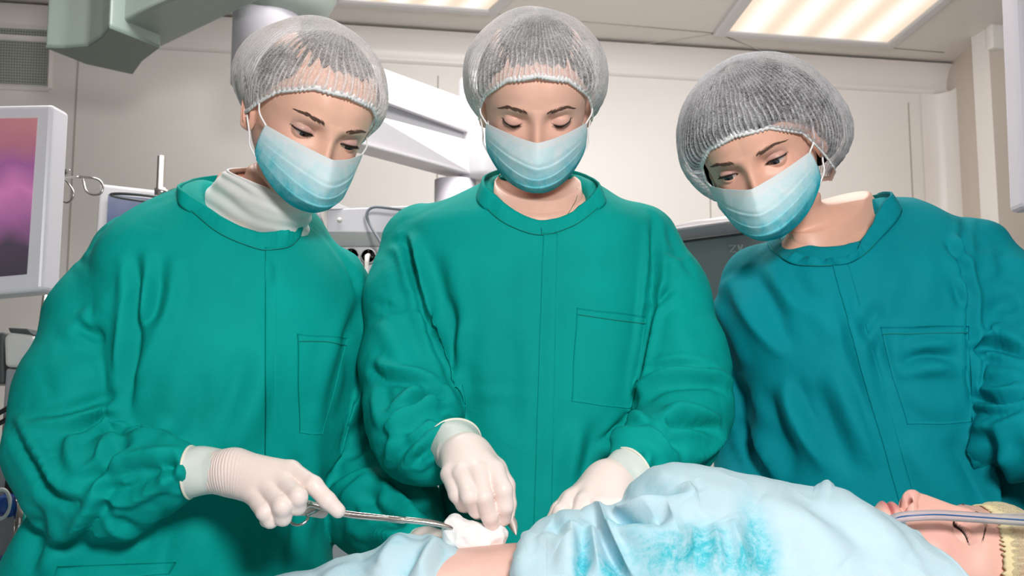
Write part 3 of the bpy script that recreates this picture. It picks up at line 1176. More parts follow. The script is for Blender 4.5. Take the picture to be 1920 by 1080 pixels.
def eye_mat():
    m = mat('eye', (0.8, 0.76, 0.74), 0.08, spec=0.6)
    t = NT(m)
    s = t.n('ShaderNodeSeparateXYZ')
    t.l(t.obj(), s.inputs[0])
    r = t.math('SQRT', t.math('ADD', t.math('MULTIPLY', s.outputs['X'], s.outputs['X']), t.math('MULTIPLY', s.outputs['Z'], s.outputs['Z'])))
    fr = t.math('MULTIPLY', r, 100.0)
    c = t.ramp(fr, [(0.0, (0.004, 0.004, 0.005)), (0.20, (0.006, 0.006, 0.008)), (0.24, (0.030, 0.036, 0.045)), (0.48, (0.055, 0.070, 0.085)), (0.60, (0.012, 0.016, 0.02)), (0.66, (0.62, 0.57, 0.55))])
    t.l(c, t.b.inputs['Base Color'])
    return m


M['eye'] = eye_mat()


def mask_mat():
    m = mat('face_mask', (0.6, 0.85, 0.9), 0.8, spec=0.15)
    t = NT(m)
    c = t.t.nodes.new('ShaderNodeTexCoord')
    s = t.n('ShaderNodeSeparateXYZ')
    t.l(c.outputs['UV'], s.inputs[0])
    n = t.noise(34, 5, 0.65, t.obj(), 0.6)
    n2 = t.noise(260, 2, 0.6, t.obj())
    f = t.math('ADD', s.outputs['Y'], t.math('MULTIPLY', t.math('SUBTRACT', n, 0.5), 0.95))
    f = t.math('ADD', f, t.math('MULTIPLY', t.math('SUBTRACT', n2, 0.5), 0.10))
    col = t.ramp(f, [(0.02, (0.80, 0.89, 0.92)), (0.25, (0.64, 0.86, 0.91)), (0.50, (0.44, 0.79, 0.87)), (0.72, (0.20, 0.68, 0.78)), (0.95, (0.02, 0.49, 0.60))])  # shade growing towards the chin is painted into the cloth colour
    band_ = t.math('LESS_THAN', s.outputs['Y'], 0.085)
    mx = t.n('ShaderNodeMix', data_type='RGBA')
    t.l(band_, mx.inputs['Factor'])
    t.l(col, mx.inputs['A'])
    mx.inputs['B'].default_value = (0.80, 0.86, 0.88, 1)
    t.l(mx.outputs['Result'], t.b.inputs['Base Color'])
    # welded dot rows along the band and the sides
    sx = t.math('SINE', t.math('MULTIPLY', s.outputs['X'], 360.0))
    sy = t.math('SINE', t.math('MULTIPLY', s.outputs['Y'], 190.0))
    dots = t.math('MULTIPLY', t.math('GREATER_THAN', sx, 0.1), t.math('GREATER_THAN', sy, 0.1))
    side = t.math('GREATER_THAN', t.math('ABSOLUTE', t.math('SUBTRACT', s.outputs['X'], 0.5)), 0.455)
    top = t.math('MULTIPLY', t.math('GREATER_THAN', s.outputs['Y'], 0.10), t.math('LESS_THAN', s.outputs['Y'], 0.165))
    zone = t.math('MAXIMUM', side, top)
    h = t.math('SUBTRACT', t.math('MULTIPLY', n2, 0.35), t.math('MULTIPLY', dots, zone))
    t.bump(h, 0.55, 0.0012)
    # thin fibre cloth lets some light through
    tr = t.n('ShaderNodeBsdfTranslucent')
    t.l(mx.outputs['Result'], tr.inputs['Color'])
    ms = t.n('ShaderNodeMixShader')
    ms.inputs[0].default_value = 0.18
    out = t.t.nodes['Material Output']
    t.l(t.b.outputs[0], ms.inputs[1])
    t.l(tr.outputs[0], ms.inputs[2])
    t.l(ms.outputs[0], out.inputs[0])
    return m


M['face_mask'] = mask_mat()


def cap_mat(name, white, thin, thick, fib=420):
    m = bpy.data.materials.new(name)
    m.use_nodes = True
    t = NT(m)
    t.b.inputs['Base Color'].default_value = (*white, 1)
    t.b.inputs['Roughness'].default_value = 0.8
    t.b.inputs['Specular IOR Level'].default_value = 0.1
    a = t.n('ShaderNodeVertexColor', layer_name='pleat')
    s = t.n('ShaderNodeSeparateColor')
    t.l(a.outputs['Color'], s.inputs[0])
    v = t.obj()
    n1 = t.noise(fib, 4, 0.75, v, 1.5)
    n2 = t.noise(28, 3, 0.6, v, 0.5)
    f = t.math('MULTIPLY', t.math('SUBTRACT', n1, 0.5), 2.0)
    f = t.math('ADD', f, t.math('MULTIPLY', t.math('SUBTRACT', n2, 0.5), 0.7))
    f = t.math('ADD', f, t.math('MULTIPLY', s.outputs[0], thick - thin))
    lw = t.n('ShaderNodeLayerWeight', Blend=0.35)
    f = t.math('ADD', f, t.math('MULTIPLY', t.math('POWER', lw.outputs['Facing'], 2.0), 0.75))
    f = t.math('ADD', f, thin, True)
    tr = t.n('ShaderNodeBsdfTransparent')
    tl = t.n('ShaderNodeBsdfTranslucent')
    tl.inputs['Color'].default_value = (*white, 1)
    ms0 = t.n('ShaderNodeMixShader')
    ms0.inputs[0].default_value = 0.3
    t.l(t.b.outputs[0], ms0.inputs[1])
    t.l(tl.outputs[0], ms0.inputs[2])
    ms = t.n('ShaderNodeMixShader')
    t.l(f, ms.inputs[0])
    t.l(tr.outputs[0], ms.inputs[1])
    t.l(ms0.outputs[0], ms.inputs[2])
    t.l(ms.outputs[0], t.t.nodes['Material Output'].inputs[0])
    t.bump(n1, 0.4, 0.001)
    return m


M['cap_white'] = cap_mat('cap_white', (0.92, 0.91, 0.92), 0.34, 1.05)
M['cap_left'] = cap_mat('cap_left', (0.93, 0.91, 0.91), 0.34, 1.05)
M['cap_sheer'] = cap_mat('cap_sheer', (0.90, 0.90, 0.94), 0.24, 0.9)
M['cap_yellow'] = cap_mat('cap_yellow', (0.80, 0.72, 0.50), 0.55, 1.0)
M['cap_band'] = mat('cap_band', (0.86, 0.85, 0.85), 0.8, spec=0.15)
M['cap_band_yellow'] = mat('cap_band_yellow', (0.82, 0.70, 0.42), 0.8, spec=0.15)

# sagittal profile of the head: front (y, z), back (y, z), half width, at eye-level origin, face towards -y
HEAD = [((-.006, .1185), (.016, .1185), .010), ((-.040, .112), (.055, .110), .044), ((-.068, .098), (.080, .092), .0605),
        ((-.086, .075), (.094, .065), .0705), ((-.0945, .045), (.097, .035), .0745), ((-.0960, .020), (.095, .010), .0738),
        ((-.0940, .000), (.090, -.012), .0712), ((-.0930, -.030), (.082, -.035), .0675), ((-.0925, -.060), (.072, -.055), .0610),
        ((-.0915, -.085), (.064, -.070), .0510), ((-.0870, -.104), (.060, -.082), .0420), ((-.0740, -.1125), (.058, -.090), .0400),
        ((-.0480, -.109), (.058, -.098), .0420), ((-.0220, -.112), (.058, -.110), .0470), ((-.0130, -.135), (.060, -.130), .0490)]


class Head:
    def __init__(self, loc, yaw, pitch, roll, s=1.05):
        self.rot = np.array(Matrix.Rotation(yaw, 3, 'Z') @ Matrix.Rotation(pitch, 3, 'X') @ Matrix.Rotation(roll, 3, 'Y'))
        self.s = s
        self.loc = np.asarray(loc, float)

    @classmethod
    def eyes_at(cls, px, py, Y, yaw, pitch, roll, s=1.05):
        h = cls((0, 0, 0), R(yaw), R(pitch), R(roll), s)
        h.loc = at(px, py, Y) - h.w(np.array([[0, -0.088, 0.0]]))[0]
        return h

    def w(self, p):
        return self.loc + (self.s * np.asarray(p, float)) @ self.rot.T

    def l(self, p):
        return ((np.asarray(p, float) - self.loc) @ self.rot) / self.s

    def d(self, v):
        return np.asarray(v, float) @ self.rot.T


def gauss(x, c, s):
    return np.exp(-((x - c) / s) ** 2)


def build_body(head, lower, eye, name='body', nose=1.0, lips=1.0, tone=(0.80, 0.53, 0.43), shadow=(0.62, 0.40, 0.36), blush=(0.80, 0.42, 0.36), open_nostril=False, liner=0.7):
    """One continuous skin surface: head, neck and trunk. lower: world rings (F, B, L, R) below the neck.
    eye: dict(up, low, gaze) lid heights in metres relative to the corner line."""
    F, B, Lf, Rt = [], [], [], []
    for (fy, fz), (by, bz), wd in HEAD:
        m = np.array([0, fy * 0.42 + by * 0.58, fz * 0.45 + bz * 0.55])
        F.append([0, fy, fz])
        B.append([0, by, bz])
        Lf.append([-wd, m[1], m[2]])
        Rt.append([wd, m[1], m[2]])
    F, B, Lf, Rt = [list(head.w(np.array(a))) for a in (F, B, Lf, Rt)]
    nh = len(F)
    for f, b, l, r in lower:
        F.append(f)
        B.append(b)
        Lf.append(l)
        Rt.append(r)
    A = np.concatenate([np.array(F), np.array(B), np.array(Lf), np.array(Rt)], 1)
    k = len(A)
    Q = np.vstack([2 * A[0] - A[1], A, 2 * A[-1] - A[-2]])
    segs = [(0, 3, 24), (3, 5, 40), (5, 7, 120), (7, 9, 110), (9, 12, 50), (12, nh - 1, 20), (nh - 1, k - 1, 12 * (k - nh))]
    u = np.concatenate([np.linspace(a, b, n, endpoint=False) for a, b, n in segs] + [[k - 1 - 1e-6]])
    S = crom(Q, u)
    nphi = 300
    t = np.linspace(-1, 1, nphi, endpoint=False)
    phi = np.pi * (0.50 * t + 0.50 * np.sign(t) * np.abs(t) ** 2.6)
    c, s = np.cos(phi), np.sin(phi)
    f_, b_, l_, r_ = S[:, None, 0:3], S[:, None, 3:6], S[:, None, 6:9], S[:, None, 9:12]
    mid = (l_ + r_) / 2
    rowi = u[:, None]
    # face a little flatter than an ellipse, jaw a little narrower
    ex = np.interp(rowi, [5, 8, 10.5, 12], [2.25, 2.15, 2.08, 2.0]) * np.ones_like(c)[None]
    cc = np.sign(c) * np.abs(c)[None] ** (2 / ex)
    ss = np.sign(s) * np.abs(s)[None] ** (2 / ex)
    ax = np.where(c[None, :, None] > 0, f_ - mid, b_ - mid)
    sd = np.where(s[None, :, None] > 0, r_ - mid, l_ - mid)
    P = mid + np.abs(cc)[..., None] * ax + np.abs(ss)[..., None] * sd
    nr = len(u)
    L = head.l(P.reshape(-1, 3))
    zk_ = L[:, 2] - .0
    L[:, 2] = np.where(np.repeat(u, nphi) < nh, L[:, 2] * .945 + .055 * (np.sqrt(zk_ ** 2 + 2.5e-4) - .0158), L[:, 2])
    zt_ = L[:, 2] - .03
    L[:, 2] = np.where(np.repeat(u, nphi) < nh, L[:, 2] - .14 * (.5 * (zt_ + np.sqrt(zt_ ** 2 + 1e-4)) - .005), L[:, 2])
    x, y, z = L[:, 0].copy(), L[:, 1].copy(), L[:, 2].copy()
    fw = sstep(0.15, 0.55, np.repeat(c[None], nr, 0).ravel()) * (np.repeat(u, nphi) < nh - 0.5)
    ax_ = np.abs(x)
    d = np.zeros(len(x))
    # nose: bridge to tip, underside turned in
    na = np.interp(z, [-.060, -.0560, -.0530, -.0495, -.0425, -.030, -.012, 0.0, .012, .022], [0, .0012, .011, .0185, .0208, .0175, .0112, .0070, .0030, 0]) * nose
    nw = np.interp(z, [-.055, -.045, -.030, 0, .02], [.0135, .0125, .0098, .0075, .010])
    d -= na * np.exp(-np.abs(x / nw) ** 2.2)
    d += .009 * gauss(ax_, .0300, .0165) * gauss(z, -.001, .0120)
    d += .004 * gauss(ax_, .0170, .0060) * gauss(z, .003, .0090)
    d -= .0030 * gauss(ax_, .0280, .0180) * gauss(z, .0185, .0075)
    d -= .0050 * gauss(ax_, .0440, .0180) * gauss(z, -.0300, .0170)
    d -= .0025 * gauss(ax_, .0220, .0200) * gauss(z, .0450, .0220)
    d += .0030 * gauss(ax_, .0300, .0120) * gauss(z, -.070, .018)
    mw = np.exp(-np.abs(x / .0225) ** 3)
    d -= lips * (.0060 * gauss(z, -.0650, .0060) + .0068 * gauss(z, -.0765, .0058)) * mw
    d += lips * .0042 * gauss(z, -.0708, .0016) * np.exp(-np.abs(x / .024) ** 4)
    d += .0035 * gauss(z, -.0865, .0050) * gauss(x, 0, .020)
    d -= .0060 * gauss(z, -.0990, .0120) * gauss(x, 0, .018)
    if open_nostril:
        pass
    yy = y + d * fw
    tipy = np.median(y[(np.abs(x) < .004) & (np.abs(z + .046) < .003) & (fw > .5)]) - .0225 * nose
    for cx_, cy_, cz_, r_ in ((0, tipy + .0100, -.0462, .0096), (.0092, tipy + .0170, -.0485, .0070), (-.0092, tipy + .0170, -.0485, .0070)):
        rr_ = (x - cx_) ** 2 + (z - cz_) ** 2
        ins_ = rr_ < (r_ * .99) ** 2
        yl_ = np.where(ins_, cy_ - np.sqrt(np.maximum(r_ * r_ - rr_, 1e-12)), 9.0)
        h_ = np.clip(0.5 + 0.5 * (yl_ - yy) / .0065, 0, 1)
        yy = np.where((fw > .2) & ins_, yl_ + (yy - yl_) * h_ - .0065 * h_ * (1 - h_), yy)
    if open_nostril:
        yy = yy + .013 * fw * gauss(ax_, .0080, .0034) * gauss(z, -.0545, .0030)
    # eyes: the lids wrap round the eyeballs, the opening falls away behind them
    r = .0123
    ecol = np.zeros(len(x))
    lidz = np.zeros(len(x))
    info = []
    for sg in (-1, 1):
        exx, ez = sg * .0315, -.001
        m = (np.abs(x - exx) < .004) & (np.abs(z - ez) < .004) & (fw > .5)
        ys = np.median(yy[m])
        yc = ys + r * 0.50
        dx, dz = x - exx, z - ez
        rr = dx * dx + dz * dz
        for q, lim in ((r + .0014, 1.0),):
            inside = rr < (q * 0.985) ** 2
            yl = np.where(inside, yc - np.sqrt(np.maximum(q * q - rr, 1e-12)), 9.0)
            kk = .0022
            h = np.clip(0.5 + 0.5 * (yl - yy) / kk, 0, 1)
            ns = yl + (yy - yl) * h - kk * h * (1 - h)
            yy = np.where((fw > .2) & inside, ns, yy)
        tt = (x * sg - .0185) / (.0455 - .0185)
        tc = np.clip(tt, 0, 1)
        arch = np.sin(np.pi * tc ** 0.9) ** 0.75
        base = ez - .0005 + .0015 * tc
        zu, zl = base + eye['up'] * arch, base + eye['low'] * np.sin(np.pi * tc) ** 0.9
        inn = sstep(0, .0006, z - zl) * sstep(0, .0006, zu - z) * ((tt > 0) & (tt < 1)) * (fw > .3)
        yy = yy + inn * np.maximum(0, (yc - np.sqrt(np.maximum(r * r - np.minimum(rr, r * r), 0))) + .0032 - yy)
        near = (tt > -.04) & (tt < 1.10) & (fw > .3)
        ecol = np.maximum(ecol, np.where(near, np.exp(-((z - zu - .0004) / .0011) ** 2) * sstep(-.04, .15, tt), 0) * liner)
        lidz = np.maximum(lidz, np.where(near & (z > zu), 1, 0) * np.exp(-((z - zu) / .012) ** 2) * gauss(x, exx + sg * .002, .017) * 1.0)
        # crease of the upper lid
        zc = base + max(eye['up'], 0) * 0.6 + .0068 * arch + .001
        yy = yy + np.where(near & (tt > 0.02) & (tt < 1), .0011 * np.exp(-((z - zc) / .0010) ** 2) * arch, 0)
        info.append((sg, exx, ez, yc, r))
    L2 = np.stack([x, yy, z], 1)
    pit = np.zeros(len(x))
    if open_nostril:
        for sg in (-1, 1):
            q_ = (L2 - np.array([sg * .0098, tipy + .0125, -.0508])) / np.array([.0030, .0050, .0030])
            g_ = np.exp(-(q_ ** 2).sum(1) ** 1.5)
            L2 = L2 + g_[:, None] * np.array([-sg * .0055, .001, .0035])
            pit = np.maximum(pit, g_)
    W = head.w(L2)
    faces = grid_faces(nr, nphi, wrap_v=True)
    faces = [f[::-1] for f in faces]
    top = len(W)
    W = np.vstack([W, W[:nphi].mean(0), W[-nphi:].mean(0)])
    for j in range(nphi):
        faces.append((top, j, (j + 1) % nphi))
        faces.append((top + 1, (nr - 1) * nphi + (j + 1) % nphi, (nr - 1) * nphi + j))
    o = link_mesh(name, W, faces, M['skin'])
    # natural colouring: lips, cheeks, make-up on the lids
    col = np.tile(np.array(tone), (len(W), 1))
    bl = np.zeros(len(W))
    bl[:top] = fw * 0.55 * (gauss(ax_, .048, .022) * gauss(z, -.034, .024) + 0.8 * gauss(x, 0, .014) * gauss(z, -.046, .014))
    col = col + (np.array(blush) - col) * bl[:, None]
    lp = np.zeros(len(W))
    lp[:top] = fw * sstep(.6, .9, mw * np.exp(-np.abs((z + .0705) / .0120) ** 4))
    col = col + (np.array((0.72, 0.27, 0.25)) - col) * lp[:, None]
    ls = np.zeros(len(W))
    ls[:top] = lidz * 0.75
    col = col + (np.array(shadow) - col) * ls[:, None]
    pt = np.zeros(len(W))
    pt[:top] = pit
    col = col + (np.array((0.30, 0.09, 0.07)) - col) * pt[:, None]
    le = np.zeros(len(W))
    le[:top] = ecol
    col = col + (np.array((0.03, 0.018, 0.016)) - col) * le[:, None]
    a = o.data.color_attributes.new('tone', 'FLOAT_COLOR', 'POINT')
    a.data.foreach_set('color', np.concatenate([col, np.ones((len(col), 1))], 1).astype(np.float32).ravel())
    bv = BVHTree.FromPolygons([tuple(v) for v in L2], [f for f in faces if max(f) < top])
    return o, bv, info


def face_y(bv, x, z, dflt=0.0):
    h = bv.ray_cast(Vector((x, -0.4, z)), Vector((0, 1, 0)))
    return h[0][1] if h[0] is not None else dflt


def add_eyes(person, head, info, eye, bv):
    for sg, ex, ez, yc, r in info:
        mb = MB().sphere((0, 0, 0), r * head.s, 40, 24)
        o = mb.build('eye', M['eye'])
        g = np.array(Matrix.Rotation(R(eye.get('gx', 0)), 3, 'Z') @ Matrix.Rotation(R(eye['gaze']), 3, 'X'))
        rot = Matrix((head.rot @ g).tolist())
        o.location = head.w(np.array([[ex, yc, ez]]))[0]
        o.rotation_euler = rot.to_euler()
        parent_keep(o, person)
        # upper lashes
        mb = MB()
        n = eye.get('nl', 34)
        g2 = np.random.default_rng(5 + sg)
        for i in range(n):
            t = (i + 0.5) / n
            x = sg * (.0185 + t * .027)
            arch = math.sin(math.pi * t ** 0.9) ** 0.75
            z = ez - .0005 + .0015 * t + eye['up'] * arch
            y0 = yc - math.sqrt(max((r + .0016) ** 2 - (x - ex) ** 2 - (z - ez) ** 2, 1e-7))
            ln = (.0035 + .0050 * math.sin(math.pi * (0.25 + 0.6 * t))) * (0.85 + 0.3 * g2.random())
            out = np.array([sg * (t - 0.42) * 0.9, -0.85, -0.55 + eye.get('lz', 0)])
            out /= np.linalg.norm(out)
            p = [np.array([x, y0, z]) + out * ln * q + np.array([0, 0, 1]) * (q * q * ln * 0.45) for q in (0, .35, .7, 1)]
            mb.tube(head.w(np.array(p)), [.00034, .0003, .0002, .00006], 4)
        # lash line
        p = []
        for t in np.linspace(0.0, 1.0, 20):
            x = sg * (.0185 + t * .027)
            arch = max(0, math.sin(math.pi * min(t, 1) ** 0.9)) ** 0.75
            z = ez - .0005 + .0015 * t + eye['up'] * arch
            y0 = yc - math.sqrt(max((r + .0011) ** 2 - (x - ex) ** 2 - (z - ez) ** 2, 1e-7))
            y0 = max(y0, face_y(bv, x, z, y0) - .0006) if t > .9 or t < .08 else y0
            p.append((x, y0, z))
        mb.tube(head.w(np.array(p)), np.linspace(.0004, .0008, 20), 6)
        mb.build('eyelashes', M['lash'], person)
        # brow
        mb = MB()
        br = eye['brow']
        B = spline(np.array(br, float), 60)
        for i in range(eye.get('nb', 230)):
            t = g2.random()
            k = int(t * 58)
            c = B[k]
            th = np.interp(t, [0, .15, .6, 1], [.0014, .0026, .0020, .0006])
            off = g2.normal() * th * 0.5
            tg = B[k + 1] - B[k]
            tg = tg / np.linalg.norm(tg)
            up = np.interp(t, [0, .3, 1], [.8, .25, -.1])
            dr = np.array([tg[0] - tg[1] * up * 0.6, tg[1] + tg[0] * up * 0.6])
            dr /= np.linalg.norm(dr)
            ln = .0058 * (0.7 + 0.5 * g2.random())
            pts = []
            for q in (0, .5, 1):
                xx, zz = sg * (c[0] + dr[0] * ln * q), c[1] + off + dr[1] * ln * q
                pts.append((xx, face_y(bv, xx, zz, -.09) - .0003 - .0006 * math.sin(q * 3.1), zz))
            mb.tube(head.w(np.array(pts)), [.00020, .00019, .00005], 4)
        mb.build('eyebrow', M['brow'], person)


def add_ears(person, head, tone):
    """Outer ears: rolled rim, hollow bowl, soft lobe."""
    for sg in (-1, 1):
        nr, nt = 22, 48
        rr, th = np.meshgrid(np.linspace(0, 1, nr), np.linspace(0, 2 * np.pi, nt, endpoint=False), indexing='ij')
        w_ = .0165 * (1 + .18 * np.sin(th))
        yy = rr * w_ * np.cos(th) + .003 * np.sin(th) * rr
        zz = rr * .0295 * np.sin(th)
        front = sstep(-.2, 1.0, -np.cos(th))
        rim = .0050 * np.exp(-((rr - .86) / .10) ** 2) * (0.35 + .65 * (1 - front)) * (0.6 + .4 * np.sin(th))
        anti = .0032 * np.exp(-((rr - .58) / .11) ** 2) * (1 - front)
        bowl = -.0045 * np.exp(-((rr) / .38) ** 2)
        trag = .0035 * np.exp(-((yy + .012) / .004) ** 2 - ((zz + .002) / .006) ** 2)
        lobe = .0020 * np.exp(-((zz + .024) / .008) ** 2 - (yy / .009) ** 2)
        edge = -.0075 * sstep(.92, 1.0, rr)
        x = .0050 + rim + anti + bowl + trag + lobe + edge + .35 * np.maximum(yy, -.004)
        P = np.stack([sg * (.0715 + x), .012 + yy, -.014 + zz], -1).reshape(-1, 3)
        f = grid_faces(nr, nt, wrap_v=True)
        o = link_mesh('ear', head.w(P), f if sg < 0 else [q[::-1] for q in f], M['skin'], person)
        c = o.data.color_attributes.new('tone', 'FLOAT_COLOR', 'POINT')
        c.data.foreach_set('color', np.tile(np.array((tone[0], tone[1] * .92, tone[2] * .92, 1.0), np.float32), len(P)))


def add_mask(person, head, bv, prm):
    """Pleated mask. prm: widths and heights that differ between the three."""
    nu, nv = 121, 90
    u = np.linspace(-1, 1, nu)
    v = np.linspace(0, 1, nv)
    U, V = np.meshgrid(u, v)
    vk = [0, .25, .5, .75, 1]
    cy = np.interp(V, vk, prm.get('cy', [-.1215, -.1340, -.1330, -.1260, -.1020]))
    cz = np.interp(V, vk, prm.get('cz', [-.0150, -.0400, -.0600, -.0780, -.0945]))
    ey = np.interp(V, vk, prm.get('ey', [-.046, -.044, -.042, -.042, -.046]))
    ez = np.interp(V, vk, prm.get('ez', [-.0150, -.0275, -.0400, -.0510, -.0605]))
    exx = np.interp(V, vk, prm.get('ex', [.0690, .0700, .0700, .0690, .0660]))
    pw = np.interp(V, [0, .3, .7, 1], [1.25, 1.5, 1.9, 2.0])
    au = np.abs(U)
    y = cy + (ey - cy) * au ** pw
    z = cz + (ez - cz) * au ** np.interp(V, [0, 1], [1.15, 2.4])
    x = exx * U * (1 + 0.06 * (1 - au) * 1)
    # pleats: the cloth steps outwards at each fold, flat near the welded sides
    pl = prm.get('pleats', [.34, .54, .74])
    st = np.zeros_like(V)
    for i, p in enumerate(pl):
        pv = p + 0.05 * au ** 2 + 0.012 * np.sin(U * 5 + i * 2)
        q = (V - pv)
        st += np.where(q > 0, np.exp(-q / 0.10), np.exp(q / 0.012)) * (1 - au ** 3)
    fr = .0026
    y = y - fr * st * 0.9
    z = z + fr * st * 0.45
    Lp = np.stack([x, y, z], -1)
    cr = wnoise(Lp * np.array([0.6, 1, 1.6]), 75, prm.get('seed', 3), 3)
    r2 = 1 - 2 * np.abs(wnoise(Lp @ np.array([[1, .4, .5], [0, 1, 0], [-.6, 0, 1.0]]), 48, prm.get('seed', 3) + 9, 2))
    y = y - (.0012 * cr + .0020 * r2 * (0.3 + V)) * (1 - au ** 4)
    for i in range(nv):
        for j in range(nu):
            fy = face_y(bv, x[i, j], z[i, j], 1.0)
            lim = fy - 0.0022
            if y[i, j] > lim:
                y[i, j] = lim
    # soften the places where the face pushed the cloth out
    for _ in range(3):
        y[1:-1, 1:-1] = 0.5 * y[1:-1, 1:-1] + 0.125 * (y[:-2, 1:-1] + y[2:, 1:-1] + y[1:-1, :-2] + y[1:-1, 2:])
    P = head.w(np.stack([x, y, z], -1).reshape(-1, 3))
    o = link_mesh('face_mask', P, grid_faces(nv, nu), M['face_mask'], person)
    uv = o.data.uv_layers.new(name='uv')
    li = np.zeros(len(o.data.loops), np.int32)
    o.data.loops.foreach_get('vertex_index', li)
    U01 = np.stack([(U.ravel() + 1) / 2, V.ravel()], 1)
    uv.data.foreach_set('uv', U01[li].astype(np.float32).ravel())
    so = o.modifiers.new('thickness', 'SOLIDIFY')
    so.thickness = 0.0009
    so.offset = -1
    for sg in (-1, 1):
        j = 1 if sg < 0 else nu - 2
        for i, e1, e2 in ((2, (.0775, -.018, .004), (.0790, .004, .010)), (nv - 3, (.0745, -.016, -.040), (.0790, .006, -.022))):
            p0 = np.array([x[i, j], y[i, j], z[i, j]])
            pts = spline([p0, (p0 + np.array([sg * e1[0], e1[1], e1[2]])) / 2 + np.array([sg * .004, 0, 0]), (sg * e1[0], e1[1], e1[2]), (sg * e2[0], e2[1], e2[2])], 16)
            MB().tube(head.w(pts), .0013, 8).build('ear_loop', M['loop'], o)
    return o


def cap_edge(prm, al):
    """Local points of the elastic edge at azimuths al (0 = front, positive to +x)."""
    z = np.interp(np.abs(al), np.radians(prm['eaz']), prm['ez'])
    sx, syf, syb = prm.get('esx', .079), prm.get('esf', .098), prm.get('esb', .094)
    c, s = np.cos(al), np.sin(al)
    return np.stack([sx * s, np.where(c > 0, -syf * c, -syb * c) + prm.get('ey', 0.0), z], -1)


